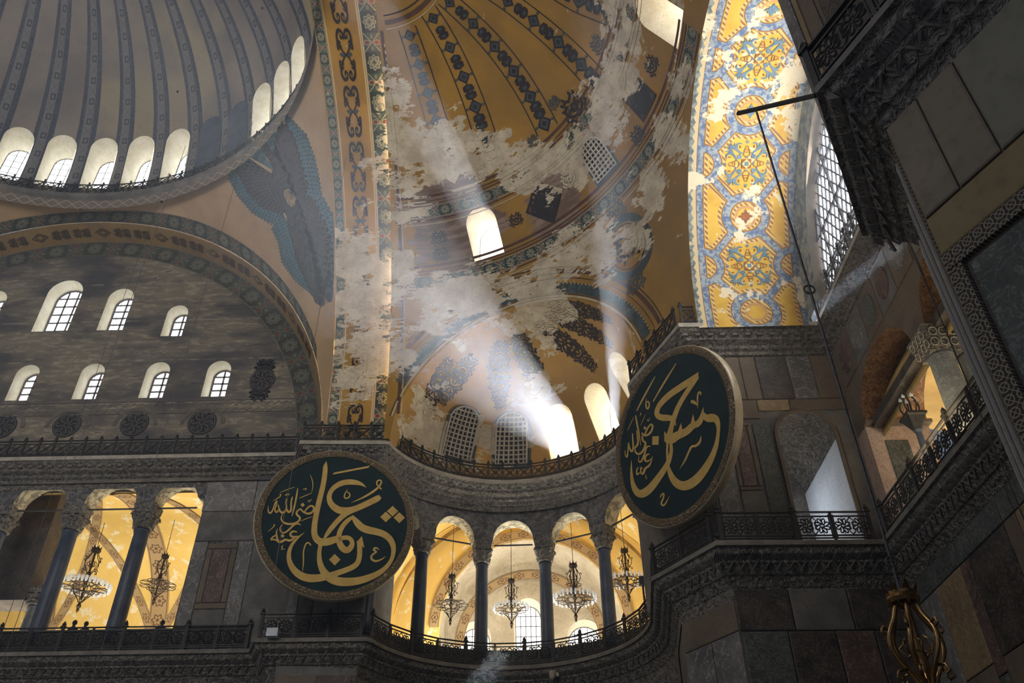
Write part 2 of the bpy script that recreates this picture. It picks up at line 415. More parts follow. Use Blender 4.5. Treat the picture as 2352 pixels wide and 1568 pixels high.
# ---------------- plan and surfaces (metres; camera stands at the origin, X west, Y south) ----------------
ZU = 23.5; ZL = 13.7
UPATH = [(-50, 37.3), (-11.9, 37.4), (-11.45, 36.25), (-6.97, 36.45)] + arcpts(-1, 34.6, 6.27, -68, 98, 40) + [(4.75, 31.8), (6.5, 27.4), (12.3, 27.5), (12.45, 11.5), (6.5, 11.3), (4.7, 7.3), (4.9, 4)]
LPATH = [(-50, 37.9), (-12.7, 38.05), (-12.1, 36.65), (-7.2, 36.72)] + arcpts(-1.1, 35.1, 6.15, -72, 100, 40) + [(4.6, 30.45), (6.5, 27.25), (12.27, 27.4), (12.35, 12.2), (6.9, 12.2), (5.07, 8.76), (6.5, 5.6), (8.8, .5)]
SDC = np.array([-6.93, 19.5, 23.45]); SDR = 16.73; SDX = 16.2
def S_semi(th, e):
    t = rad(th); b = rad(e); return np.array([SDC[0]+SDX*sin(t)*cos(b), SDC[1]+SDR*cos(t)*cos(b), SDC[2]+SDR*sin(b)])
def inv_semi(p):
    v = (np.array(p)-SDC)/np.array([SDX, SDR, SDR]); v /= np.linalg.norm(v); return deg(atan2(v[0], v[1])), deg(math.asin(v[2]))
def exedra_arch(t):
    """mouth of the exedra: a cylinder cut out of the semidome; t 0 (left) .. 180"""
    a, r, off = .85, 6.264, 1.313
    nd = np.array([sin(a), cos(a)]); hd = np.array([cos(a), -sin(a)]); o = np.array([-.9, 34.9])+hd*off
    p = o-hd*r*cos(rad(t)); z = r*sin(rad(t)); q = p-SDC[:2]; b = q@nd; c = q@q+z*z-SDR**2
    s = -b+sqrt(max(b*b-c, 0)); P = p+s*nd
    th, e = inv_semi((P[0], P[1], 23.45+z)); return S_semi(th, e)
EXC = np.array([-.95, 35.0]); EXR = 7.0; EXA0 = -79.; EXA1 = 116.; EXH = 6.4
def S_exedra(az, e):
    s = (az-EXA0)/(EXA1-EXA0); tt = e/90
    def sph(a): return np.array([EXC[0]+EXR*cos(rad(e))*sin(rad(a)), EXC[1]+EXR*cos(rad(e))*cos(rad(a)), 23.5+EXH*sin(rad(e))])
    p = 1+2.6*(1-tt)
    return sph(az)+(1-s)**p*(exedra_arch(90*tt)-sph(EXA0))+s**p*(exedra_arch(180-90*tt)-sph(EXA1))
GAY, GAZ, GAR = 19.6, 23.5, 16.98
def S_great(x, a):                     # soffit of the great arch; a degrees from the springing (south)
    return np.array([x, GAY+GAR*cos(rad(a)), GAZ+GAR*sin(rad(a))])
TYX, TYZ, TYR = -27.3, 23.5, 16.75
def S_side(y, a, r=TYR): return np.array([TYX+r*cos(rad(a)), y, TYZ+r*sin(rad(a))])
PRC = np.array([-26.3, 18.5]); PRR = 16.75; PRZ = 40.5
def S_pend(a, t):                      # a azimuth about the dome axis (0 south, 90 west), t 0 bottom .. 1 ring
    ring = np.array([PRC[0]+PRR*sin(rad(a)), PRC[1]+PRR*cos(rad(a)), PRZ])
    # bottom point: on the south side arch or on the great arch
    c = np.array([TYX, GAY]); hs = 36.75-c[1]; hw = -10.3-c[0]; d = np.array([sin(rad(a)), cos(rad(a))])
    k = min(hs/max(d[1], 1e-6), hw/max(d[0], 1e-6)); q = c+d*k
    if hs/max(d[1], 1e-6) < hw/max(d[0], 1e-6): z = TYZ+sqrt(max(0, TYR**2-(q[0]-TYX)**2))
    else: z = GAZ+sqrt(max(0, GAR**2-(q[1]-GAY)**2))
    r0 = np.linalg.norm(q-PRC); d0 = (q-PRC)/r0; r = sqrt(r0*r0*(1-t)+PRR*PRR*t)
    z0 = z-23.5; z1 = PRZ-23.5; zz = sqrt(max(0, z0*z0*(1-t)+z1*z1*t))
    dd = d0*(1-t)+d*t; dd /= np.linalg.norm(dd); P = PRC+dd*r
    return np.array([P[0], P[1], 23.5+zz])
DC = np.array([-26.6, 17.95]); DR = 17.6; DZ = 41.3
def S_dome(az, e): return np.array([DC[0]+DR*cos(rad(e))*sin(rad(az)), DC[1]+DR*cos(rad(e))*cos(rad(az)), DZ+15.5*sin(rad(e))])
BVR = 7.9; BVY, BVZ = 19.5, 23.5
def S_barrel(x, a): return np.array([x, BVY+BVR*cos(rad(a)), BVZ+BVR*sin(rad(a))])
XBA = SDC[0]+SDX*sqrt(1-(BVR/SDR)**2)  # where the barrel vault meets the semidome

def warch(S, u0, v0, w_, h_, n=12):
    """arched opening of real size w x h (metres) at a point of a surface, in its parameters"""
    out = []
    for x, y in arch(w_, h_, n):
        v = v0
        # climb y metres in small steps so that curved surfaces keep the shape
        k = 6
        for _ in range(k): v += (y/k)/(np.linalg.norm(S(u0, v+.25)-S(u0, v))/.25)
        out.append((u0+x/(np.linalg.norm(S(u0+.25, v)-S(u0, v))/.25), v))
    return out
# ---------------- shell of the building ----------------
def struct(name, label=None, cat=None, loc=(0, 0, 0)):
    return empty(name, loc, kind='structure', label=label, cat=cat)
def S2(S, d):
    """offset surface helper: numeric normal"""
    def f(u, v, dd=d):
        p = S(u, v); a = S(u+.05, v)-p; b = S(u, v+.05)-p; n = np.cross(a, b); L = np.linalg.norm(n)
        return p+n/(L+1e-9)*dd
    return f
WINS = []
def window(parent, nm, front, back, rows, colsn, mat, bar=.115, label=None, reveal=True, pane_parts=True, rim=None, cat='window'):
    """front: 3D outline on the wall; back: (origin, xdir, ydir, w, h) plane of the glazing further out"""
    root = empty(nm, kind='structure', label=label, cat=cat) if parent is None else parent
    o, xd, yd, ww, hh = back; o = np.array(o, float); xd = np.array(xd, float); yd = np.array(yd, float); nd = np.cross(xd, yd)
    A = arch(ww, hh, 12); B = [o+xd*a+yd*b for a, b in A]; n = len(A)
    mb = MB()
    F = [np.array(p, float) for p in front]; mb.add(F+B, [(i, (i+1) % n, n+(i+1) % n, n+i) for i in range(n)])
    mb.build('reveal', MT['reveal'], root, smooth=False)
    T = lambda x, y, z: o+xd*x+yd*y+nd*z
    mb = MB(); r = ww/2; s = hh-r
    # frame: rim, mullions and transoms
    for i in range(n): mb.beam(B[i]-nd*.0, B[(i+1) % n], bar*1.6, bar*1.6, nd)
    def half(y): return r if y <= s else sqrt(max(0, r*r-(y-s)**2))
    ys = [hh*k/rows for k in range(1, rows)]; xs = [-r+ww*k/colsn for k in range(1, colsn)]
    for y in ys: mb.beam(T(-half(y), y, 0), T(half(y), y, 0), bar, bar, nd)
    for x in xs: mb.beam(T(x, 0, 0), T(x, s+sqrt(max(0, r*r-x*x)), 0), bar, bar, nd)
    mb.build('window_frame', MT['bars'], root)
    Y = [0]+ys+[hh]; Xs = [-r]+xs+[r]
    if pane_parts:
        for i in range(rows):
            for j in range(colsn):
                x0, x1 = Xs[j], Xs[j+1]; y0, y1 = Y[i], Y[i+1]
                P = [(x0, y0), (x1, y0), (x1, y1), (x0, y1)]; Q = []
                m = 5 if y1 > s else 1
                L = resample(P, max(x1-x0, y1-y0)/m)
                for x, y in L:
                    if y > s:
                        q = hypot(x, y-s)
                        if q > r: x, y = x/q*r, s+(y-s)/q*r
                    Q.append((x, y))
                ar = abs(sum(Q[k-1][0]*Q[k][1]-Q[k][0]*Q[k-1][1] for k in range(len(Q))))/2
                if ar < .01: continue
                pb = MB(); pb.add([T(x, y, .02) for x, y in Q], [tuple(range(len(Q)))]); pb.add([T(x, y, .04) for x, y in Q], [tuple(range(len(Q)))[::-1]])
                pb.build('pane', mat, root)
    else:
        pb = MB(); pb.add([T(x, y, .02) for x, y in A], [tuple(range(n))]); pb.build('pane', mat, root)
    return root
# floor
mb = MB(); mb.box((-15, 20, -.1), (90, 80, .2)); mb.build('floor', MT['stone_grey'], kind='structure')

# ---- south side wall with the big arch (tympanum) ----
YT = 38.1
def tymp_mat():
    n = NT('sooty_tympanum_plaster', .85, 0, .2)
    a = n.noise(.35, 6, .62, sc=(.6, 1, 1.6)); b = n.noise(2.2, 5, .65, sc=(.5, 1, 1.8), off=(4, 1, 9)); c = n.mix(n.sm(.36, .66, a), (.075, .072, .074), (.19, .165, .125))
    c = n.mix(n.sm(.50, .60, b)*n.sm(.42, .62, a), c, (.30, .26, .19)); c = n.mix(n.sm(.60, .68, b)*.8, c, (.035, .034, .036))
    x, y, z = n.xyz(); j = 1-n.sm(.0, .10, ((z-27.1).mod(2.95)-.1).abs()); c = n.mix(j*n.sm(.4, .6, n.noise(1.5, 3))*.6, c, (.30, .27, .22))
    n.col(c); n.bump(b, .5, .06); return n.m
MT['tymp'] = tymp_mat()
wall_south = struct('wall_south', 'tall dark sooty wall with two rows of arched windows under a painted arch')
WT = []   # x centre, sill z, width, height
for x, w_, h_ in ((-32.4, 1.55, 3.3), (-28.15, 2.15, 4.05), (-24.55, 1.55, 3.25), (-20.75, 1.25, 2.35)): WT.append((x, 32.45 if w_ > 1.3 else 31.9, w_, h_))
for x in (-35.9, -32.2, -28.35, -24.6, -20.85, -17.35): WT.append((x, 27.55, 1.35, 2.45))
cyl = [(TYX+16.3*cos(rad(a)), TYZ+16.3*sin(rad(a))) for a in np.linspace(0, 180, 60)]
holes = [[(x+p[0], z+p[1]) for p in arch(w_, h_, 12)] for x, z, w_, h_ in WT]
mb = MB(); fill(mb, [(TYX-16.3, 22.3), (TYX+16.3, 22.3)]+cyl, holes, 1.5, lambda x, z: (x, YT, z)); mb.build('plaster_wall', MT['tymp'], wall_south)
mb = MB()   # arch soffit joining wall and pendentive plane
grid(mb, lambda y, a: (TYX+(16.28+(YT-y)*.30)*cos(rad(a)), y, TYZ+(16.28+(YT-y)*.30)*sin(rad(a))), [36.75, YT], np.linspace(-3, 183, 90), lambda y, a: ((y-37.4)/.68, rad(a)*16.3/1.0))
MT['soffit_tan'] = stone('dim_ochre_soffit_plaster', (.30, .20, .085), (.24, .165, .085), .8, .8, .2); mb.build('arch_soffit', MT['soffit_tan'], wall_south, smooth=True)
mb = MB(); grid(mb, lambda r, a: (TYX+r*cos(rad(a)), YT-.03, TYZ+r*sin(rad(a))), [15.05, 16.27], np.linspace(0, 180, 120), lambda r, a: ((r-15.66)/.61, rad(a)*15.6/1.2)); mb.build('painted_border', MT['border_tymp'], wall_south)
mb = MB(); grid(mb, lambda r, a: (TYX+r*cos(rad(a)), YT+.06+.0*r, TYZ+r*sin(rad(a))), [16.1, 18.4], np.linspace(-4, 184, 60)); mb.build('sun_leak_blocker', MT['stone_dark'], wall_south)  # unseen ring added to stop sun leaking in over the arched wall
for i, (x, z, w_, h_) in enumerate(WT):
    fr = [(x+p[0], YT, z+p[1]) for p in arch(w_, h_, 12)]
    cw = w_*.80; big = w_ > 1.5; dx = .0
    root = empty('window_%d' % (i+1), kind='structure')
    window(root, '', fr, ((x+dx, YT+.92, z+.05), (1, 0, 0), (0, 0, 1), w_*.88, h_*.95), 6 if big else (5 if h_ > 2.4 else 4), 3 if w_ > 2 else 2, MT['win'])
# ---- great arch ----
def great_mat():
    def ex(n, c):
        u, v = n.uv()
        # thin border left of the band: x -10.3..-9.75
        k = (u+10.02)/.24; bb = border_pattern(n, k, v/.55, (.05, .07, .06), (.40, .34, .22), (.16, .03, .02))
        c = n.mix(k.abs().lt(1.), c, bb)
        k2 = (u+7.45)/.46; b2 = border_pattern(n, k2, v/1.02, (.028, .040, .036), (.34, .30, .19))
        c = n.mix(k2.abs().lt(1.), c, b2)
        for e, w_ in ((-9.70, .03), (-8.02, .03), (-7.93, .02), (-6.93, .03)): c = n.mix((u-e).abs().lt(w_), c, (.5, .42, .28))
        k3 = (u+6.98); z = (v*2.2).fr(); c = n.mix((u+8.0).abs().lt(.0), c, c)
        return c
    return gold('great_arch_painted_soffit', (.42, .235, .042), True, -.28, ex)
MT['great'] = great_mat()
ceil_great = struct('ceiling_great_arch', 'wide ochre arch band with dark scrolls and a rosette border')
mb = MB(); grid(mb, S_great, [-10.3, -9.5, -8.7, -7.9, -6.9], np.linspace(.05, 115, 100), lambda x, a: (x, rad(a)*GAR)); mb.build('arch_soffit', MT['great'], ceil_great, smooth=True)
# pier face under the great arch between ledge and springing is the soffit itself
# ---- pendentive ----
def pend_mat():
    n = NT('pendentive_tan_plaster', .8, 0, .2); a = n.noise(.3, 5, .6); b = n.noise(4, 3, .6)
    c = n.mix(n.sm(.3, .7, a), (.46, .315, .175), (.36, .245, .14)); c = n.mix(n.sm(.6, .8, b)*.3, c, (.15, .1, .07)); sp = n.voro(.55); c = n.mix(sp.lt(.06), c, (.03, .025, .02))
    n.col(c); n.bump(b, .2, .03); return n.m
MT['pend'] = pend_mat()
ceil_pend = struct('ceiling_pendentive', 'smooth tan plaster triangle between the dome ring and the arches')
mb = MB(); grid(mb, S_pend, np.linspace(-62, 78, 141), np.linspace(0, 1, 24), lambda a, t: (a*.29, t*10)); mb.build('plaster_shell', MT['pend'], ceil_pend, smooth=True)
# painted border following the side arch on the pendentive and lattice band under the ring
def pend_T(a0, t0=None): pass
mb = MB()
As = np.linspace(-60, 42.8, 150)
V = []; uv = []; L = 0; prev = None
for a in As:
    p = S_pend(a, 0.); q0 = None
    c = np.array([TYX, TYZ]); d = np.array([p[0]-c[0], p[2]-c[1]]); d /= np.linalg.norm(d)
    if prev is not None: L += np.linalg.norm(p-prev)
    prev = p
    # climb the surface until 1.05 m away
    t = 0; lo, hi = 0, .6
    for _ in range(18):
        t = (lo+hi)/2
        if np.linalg.norm(S_pend(a, t)-p) < 1.0: lo = t
        else: hi = t
    for k in (0, .5, 1): q = S2(S_pend, .04)(a, max(t*k, .001)); q1 = S2(S_pend, -.04)(a, max(t*k, .001)); cm = np.array([0, 0, CAMZ]); V.append(q if np.linalg.norm(q-cm) < np.linalg.norm(q1-cm) else q1); uv.append((k*2-1, L/1.0))
mb.add(V, [(3*i+j, 3*i+3+j, 3*i+4+j, 3*i+1+j) for i in range(len(As)-1) for j in (0, 1)], uv); mb.build('painted_border', MT['border_dim'], ceil_pend)
def lattice_mat():
    n = NT('lattice_band_paint', .8, 0, .2); u, v = n.uv(); a = (u+v).fr(); b = (u-v).fr()
    l = (a-.5).abs().mn((b-.5).abs()); n.col(n.mix(n.sm(.03, .07, l), (.34, .29, .22), (.15, .125, .10))); return n.m
MT['lattice'] = lattice_mat()
mb = MB(); grid(mb, lambda a, r: (PRC[0]+(PRR+.05-r*.10)*sin(rad(a)), PRC[1]+(PRR+.05-r*.10)*cos(rad(a)), PRZ-.62+r*.62), np.linspace(-62, 84, 150), [0, 1], lambda a, r: (rad(a)*PRR/.8, r)); mb.build('lattice_band', MT['lattice'], ceil_pend)
# ---- dome ----
WA = [-38, -29, -20, -11.2, -2.3, 6.2, 15, 23.7, 31.7, 39, 46.3, 53.3, 62]
BLIND = (23.7, 31.7)
def dome_mat():
    n = NT('dome_ribbed_painted_plaster', .85, 0, .15); u, v = n.uv()   # u window index, v metres up
    a = n.noise(.22, 5, .6); b = n.noise(3, 3, .6)
    c = n.mix(n.sm(.35, .65, a), (.24, .205, .17), (.16, .14, .125)); c = n.mix(n.sm(.5, .62, n.noise(.12, 3, .5, off=(7, 3, 3))), c, (.28, .235, .15)); c = n.mix(n.sm(.55, .8, b)*.3, c, (.06, .055, .05))
    k = u.fr()-.5       # 0 at the rib
    r = k/.23
    inb = r.abs().lt(1.)
    ground = n.mix((r+.78).abs().lt(.24), (.155, .15, .145), (.045, .05, .066)); ground = n.mix((r-.72).abs().lt(.30), ground, (.04, .046, .066))
    q = (v/1.5); par = q.fl().mod(2.); qq = (v/.74).fr()*2-1; p = (r-.02)/.46; cell = (v/.74).fl().mod(2.)
    sq = p.abs().mx(qq.abs()); rr = length(p, qq*.9)
    s1 = sq.lt(.62)*rr.gt(.34); xx = ((p.abs()-qq.abs()).abs()).lt(.09)*sq.lt(1.)
    dk = n.mix(cell, n.comb(s1, 0, 0), n.comb(xx*.55, 0, 0)); f = n.xyz(dk)[0]*p.abs().lt(1.)
    g = n.mix(f, ground, (.04, .042, .056))
    sp = n.noise(9, 1, .5); g = n.mix(n.sm(.45, .6, sp)*(p.abs().gt(1.))*.5, g, (.12, .12, .14))
    c = n.mix(inb, c, g)
    s2 = n.voro(.5); c = n.mix(s2.lt(.05), c, (.02, .02, .02))
    n.col(c); n.bump(b, .2, .03); return n.m
MT['dome'] = dome_mat()
ceil_dome = struct('ceiling_dome', 'huge grey dome with painted ribs and a ring of arched windows')
au = lambda az: float(np.interp(az, WA, np.arange(len(WA))))
duv = lambda az, e: (au(az), rad(e)*16.5)
hol = []; hw = 2.75
for a in WA[1:-1]: hol.append(warch(S_dome, a, 2.6, 1.8, 4.1))
mb = MB(); fill(mb, [(-60, 0), (110, 0), (110, 86), (-60, 86)], [h for h, a in zip(hol, WA[1:-1]) if a not in BLIND], (3, 3), S_dome, duv); mb.build('dome_shell', MT['dome'], ceil_dome, smooth=True)
wi = 20
for h, a in zip(hol, WA[1:-1]):
    fr = [S_dome(*p) for p in h]; d = np.array([sin(rad(a)), cos(rad(a)), 0]); xd = np.array([cos(rad(a)), -sin(rad(a)), 0])
    if a in BLIND:
        mb = MB(); mb.add([S_dome(*p)*1.0-d*.02 for p in h], [tuple(range(len(h)))]); mb.build('blind_window', MT['blind'] if 'blind' in MT else MT['column_veiled'], ceil_dome); continue
    wi += 1; root = empty('window_%d' % wi, kind='structure')
    o = np.array([DC[0], DC[1], 0])+d*(DR+.9); window(root, '', fr, ((o[0], o[1], DZ+1.0), xd, (0, 0, 1), 1.5, 3.3), 6, 3, MT['win'], .05, pane_parts=False)
# ---- semidome ----
def semi_mat():
    def ex(n, c):
        u, v = n.uv()      # degrees azimuth, elevation
        # soft darker facets between ribs
        t = n.noise(.5, 3, .5, v=n.comb(u*.12, v*.02, 0)); c = n.mix(n.sm(.42, .62, t)*.6, c, (.24, .14, .035))
        return c
    def po(n, c):
        d = n.dist((-3.6, 31.7, 34.1)); nn = n.noise(.8, 5, .65, off=(1, 1, 1), sc=(1, 1, 2)); st = n.noise(1.5, 4, .7, sc=(.4, .4, 3)); d2 = n.dist((1.9, 29.9, 33.2))
        br = n.mix(n.sm(.4, .62, st), (.13, .085, .065), (.27, .19, .15)); c = n.mix(n.sm(2.75, 2.5, d+(nn-.5)*3.2), c, br); return n.mix(n.sm(1.8, 1.5, d2+(nn-.5)*2.5)*.9, c, br)
    return gold('semidome_ochre_plaster', (.37, .20, .026), True, -.25, ex, post=po)
MT['semi'] = semi_mat()
ceil_semi = struct('ceiling_semidome', 'golden semidome with dark painted ribs and flaking white patches')
ear = [inv_semi(exedra_arch(t)) for t in np.linspace(0, 180, 40)]
bar_ = [inv_semi(S_barrel(XBA, a)) for a in np.linspace(0, 180, 44)]
outer = [(-1.0, 0.1)]+[(0.0, .1)]+ear+[(bar_[0][0], 0.1)]+bar_+[(bar_[-1][0], .1), (160, .1), (160, 87), (-1.0, 87)]
SW = [(22.3, 32.4, 5.2, 7.6, 'clear'), (56.3, 33.8, 4.6, 6.4, 'lattice'), (90.3, 32.6, 5.2, 7.6, 'clear')]
sh = [warch(S_semi, a, e0, 1.75 if k == 'clear' else 1.45, 2.75 if k == 'clear' else 2.0) for a, e0, w_, h_, k in SW]
mb = MB(); fill(mb, outer, [sh[0], sh[2]], (2.4, 2.4), S_semi, lambda a, e: (a, e)); mb.build('plaster_shell', MT['semi'], ceil_semi, smooth=True)
# ---- exedra half dome ----
def ex_mat():
    def ex(n, c):
        u, v = n.uv(); t = n.noise(.4, 3, .5, off=(3, 3, 3)); c = n.mix(n.sm(.4, .65, t)*.5, c, (.36, .23, .10)); return c
    return gold('exedra_ochre_plaster', (.47, .26, .05), True, -.06, ex)
MT['exedra'] = ex_mat()
ceil_ex = struct('ceiling_exedra', 'small golden half dome with dark foliage ribs over the curved gallery')
EW = [(-30, 'lattice'), (-1, 'lattice'), (26.5, 'clear'), (53, 'clear'), (80, 'clear')]
eh = [warch(S_exedra, a, 13.2, 1.78, 2.95) for a, k in EW]
mb = MB(); fill(mb, [(EXA0, 0), (EXA1, 0), (EXA1, 89.9), (EXA0, 89.9)], [h for h, (a, k) in zip(eh, EW) if k == 'clear'], (3.5, 3.5), S_exedra, lambda a, e: (a, e)); mb.build('plaster_shell', MT['exedra'], ceil_ex, smooth=True)
wi = 40
def surf_window(h, S, d, depth, w_, hh, kind, zoff=.15, rows=6, colsn=4):
    global wi
    wi += 1; root = empty('window_%d' % wi, kind='structure')
    fr = [S(*p) for p in h]; c = (fr[0]+fr[-1])/2; d = np.array([*d, 0.])/np.linalg.norm(d); xd = np.array([d[1], -d[0], 0])
    window(root, '', fr, (c+d*depth+np.array([0, 0, zoff]), xd, (0, 0, 1), w_, hh), rows, colsn, MT['win_sun'], .035, pane_parts=False); return root
def lattice_window(h, S, off=.06, nx=7, ny=11, nm=None, bar=.05):
    """blind window: dark recessed bed behind a pale lattice"""
    global wi
    wi += 1; root = empty('window_%d' % wi, kind='structure')
    c = np.mean(np.array(h), 0); So = S2(S, off)
    mb = MB(); fill(mb, [(c[0]+(p[0]-c[0])*1.22, c[1]+(p[1]-c[1])*1.13) for p in h], [h], (2, 2), So); mb.build('painted_surround', MT['ink_blue'], root)
    mb = MB(); Sd = S2(S, off*.4); fill(mb, h, [], (3, 3), Sd); mb.build('recess', MT['reveal_dark'], root)
    mb = MB(); us = [p[0] for p in h]; vs = [p[1] for p in h]; u0, u1, v0, v1 = min(us), max(us), min(vs), max(vs); H = np.array(h)
    def seg(P):
        ins = pip(P, H); run = []
        for p, k in zip(P, ins):
            if k: run.append(So(*p))
            else:
                if len(run) > 1: mb.tube(run, bar, 4)
                run = []
        if len(run) > 1: mb.tube(run, bar, 4)
    for i in range(1, nx): x = u0+(u1-u0)*i/nx; seg([(x, y) for y in np.linspace(v0, v1, 60)])
    for j in range(1, ny): y = v0+(v1-v0)*j/ny; seg([(x, y) for x in np.linspace(u0, u1, 40)])
    mb.tube([So(*p) for p in h], bar*1.3, 4, closed=True); mb.build('lattice', MT['lattice_bar'], root); return root
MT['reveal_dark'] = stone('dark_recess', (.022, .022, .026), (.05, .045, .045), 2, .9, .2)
MT['lattice_bar'] = stone('plaster_lattice', (.42, .37, .30), (.5, .46, .38), 3, .85, .2)
for h, (a, k) in zip(eh, EW):
    d = (sin(rad(a)), cos(rad(a)))
    if k == 'clear': surf_window(h, S_exedra, d, .95, 1.6, 2.75, k, rows=9, colsn=6)
    else: lattice_window(h, S_exedra, .06)
for h, (a, e0, w_, h_, k) in zip(sh, SW):
    d = (sin(rad(a))*.6+.1, cos(rad(a))) if a < 60 else (1, 0)
    if k == 'clear': surf_window(h, S_semi, d, .6, 1.6, 2.6, k, rows=9, colsn=6)
    else: lattice_window(h, S_semi, .06, 6, 9, bar=.045)
# ---- barrel vault and west window ----
def barrel_mat():
    n = NT('vault_blue_and_yellow_paint', .75, 0, .2); u, v = n.uv()      # metres across (centre 0), metres along
    P = 4.6; RC = .86; W = 1.95
    base = n.mix(n.sm(.35, .65, n.noise(1.1, 4, .6)), (.62, .40, .07), (.52, .31, .045))
    vv = ((v/P).fr()-.5)*P          # 0 at circle centre (shifted below)
    ho = P/2-vv.abs()               # distance to octagon centre
    rc = length(u, vv); ru = length(u.abs()-W, ho)
    d1 = (rc-RC).abs()-.17; d2 = (ru-.72).abs()-.15
    # diagonals from circle towards side half circles
    L = sqrt(W*W+(P/2)**2); nx, ny = (P/2)/L, -W/L
    d3 = (u.abs()*nx+vv.abs()*ny).abs()-.14; d3 = d3.mx(RC-rc).mx(.72-ru)
    d4 = (u.abs()-W-.06).abs()-.13
    d = d1.mn(d2).mn(d3).mn(d4); dd = d1.mn(d2.mn(d3))
    nb = n.noise(6, 3, .6); blue = n.mix(n.sm(.4, .6, nb), (.10, .15, .27), (.30, .34, .36))
    c = n.mix(n.sm(.03, .06, d.abs()), (.22, .10, .05), base)
    zig = ((v*4+u*4).fr()-.5).abs()
    edge = (d.lt(.20))*(d.gt(.07)); c = n.mix(edge, c, n.mix(n.sm(.15, .3, zig), (.26, .12, .06), (.58, .42, .18)))
    c = n.mix(d.lt(0.), c, blue)
    inc = rc-.42; c = n.mix((inc.abs()-.05).lt(0.), c, (.45, .25, .12))
    out = u.abs().gt(W+.22); zz = ((v*2.4).fr()-.5).abs()*.22; o2 = (u.abs()-zz).gt(W+.34)
    c = n.mix(out, c, (.55, .44, .26)); c = n.mix(o2, c, n.mix(n.sm(.4, .6, n.noise(5, 3, .6)), (.10, .13, .14), (.26, .29, .27)))
    # worn patches
    f = n.noise(.55, 6, .65, off=(2, 5, 8)); g = n.noise(3.3, 4, .6); m = n.sm(.57, .60, f+(g-.5)*.22+u.abs()*.018); c = n.mix(m, c, n.mix(g, (.72, .66, .52), (.60, .50, .33)))
    n.col(c); n.bump(g, .2, .02); return n.m
MT['barrel'] = barrel_mat()
ceil_bar = struct('ceiling_barrel_vault', 'bright barrel vault painted yellow and blue with circles and octagons')
XB1 = 12.0; XBC = 9.85
mb = MB(); cell = rad(32.8)*BVR; grid(mb, S_barrel, np.linspace(XBA-.02, XB1, 8), np.linspace(-2, 182, 90), lambda x, a: (x-XBC, (rad(a-36.3)*BVR)/cell*4.6+2.3)); mb.build('vault_shell', MT['barrel'], ceil_bar, smooth=True)
wall_w = struct('wall_west', 'dark marble west wall below the great lattice window')
def fascia_mat():
    n = NT('blue_grey_fascia_paint', .75, 0, .2); a = n.noise(2.2, 5, .65); b = n.voro(2.6); c = n.mix(n.sm(.4, .6, a), (.11, .14, .15), (.30, .31, .27)); c = n.mix(b.lt(.22)*.7, c, (.48, .45, .36)); n.col(c); return n.m
MT['fascia'] = fascia_mat()
RWW = 6.45
mb = MB(); fill(mb, [(BVY+(BVR+.3)*cos(rad(a)), BVZ-1+(BVR+.3)*sin(rad(a))+1) for a in np.linspace(180, 0, 50)][::-1]+[], [[(BVY+RWW*cos(rad(a)), BVZ+.02+RWW*sin(rad(a))) for a in np.linspace(0, 180, 40)]], 1.2, lambda y, z: (XB1, y, z)); mb.build('window_fascia', MT['fascia'], wall_w)
ww = struct('window_60', 'great half round west window with diamond lattice panes')
mb = MB(); NN = 48
A = [(BVY+RWW*cos(rad(a)), BVZ+RWW*sin(rad(a))) for a in np.linspace(-1, 181, NN)]
mb.add([(XB1, y, z) for y, z in A]+[(XB1+.5, y, z) for y, z in A], [(i, i+1, NN+i+1, NN+i) for i in range(NN-1)]); mb.build('reveal', MT['stone_brown'], ww)
mb = MB(); mb.add([(XB1+.55, y, z) for y, z in A], [tuple(range(NN))]); mb.build('pane', emit('white_daylight_glass', (.86, .93, 1.0), 5.0), ww)
mb = MB(); H = A
def latseg(p, q, w_):
    P = [np.array(p)+(np.array(q)-np.array(p))*k/160 for k in range(161)]; ins = [hypot(a[0]-BVY, a[1]-BVZ) < RWW and a[1] > BVZ for a in P]; idx = [i for i, k in enumerate(ins) if k]
    if len(idx) > 1: a, b = P[idx[0]], P[idx[-1]]; mb.beam((XB1+.42, *a), (XB1+.42, *b), w_, w_, (1, 0, 0))
for k in range(-40, 41):
    s_ = .46*k; latseg((BVY+s_-6, BVZ), (BVY+s_+6, BVZ+12*1.75), .055); latseg((BVY+s_+6, BVZ), (BVY+s_-6, BVZ+12*1.75), .055)
mb.build('diamond_lattice', MT['bars'], ww)
mb = MB()
for y in (BVY-3.4, BVY, BVY+3.4, BVY+5.2): latseg((y, BVZ), (y, BVZ+8), .09)
for z in (BVZ+2.6, BVZ+4.6): latseg((BVY-8, z), (BVY+8, z), .09)
mb.build('mullion', MT['bars'], ww)
MT['lip_low'] = stone('darker_ledge_marble', (.13, .12, .105), (.22, .20, .17), 1.5, .75, .3)  # darker ledge tone for the lower cornice
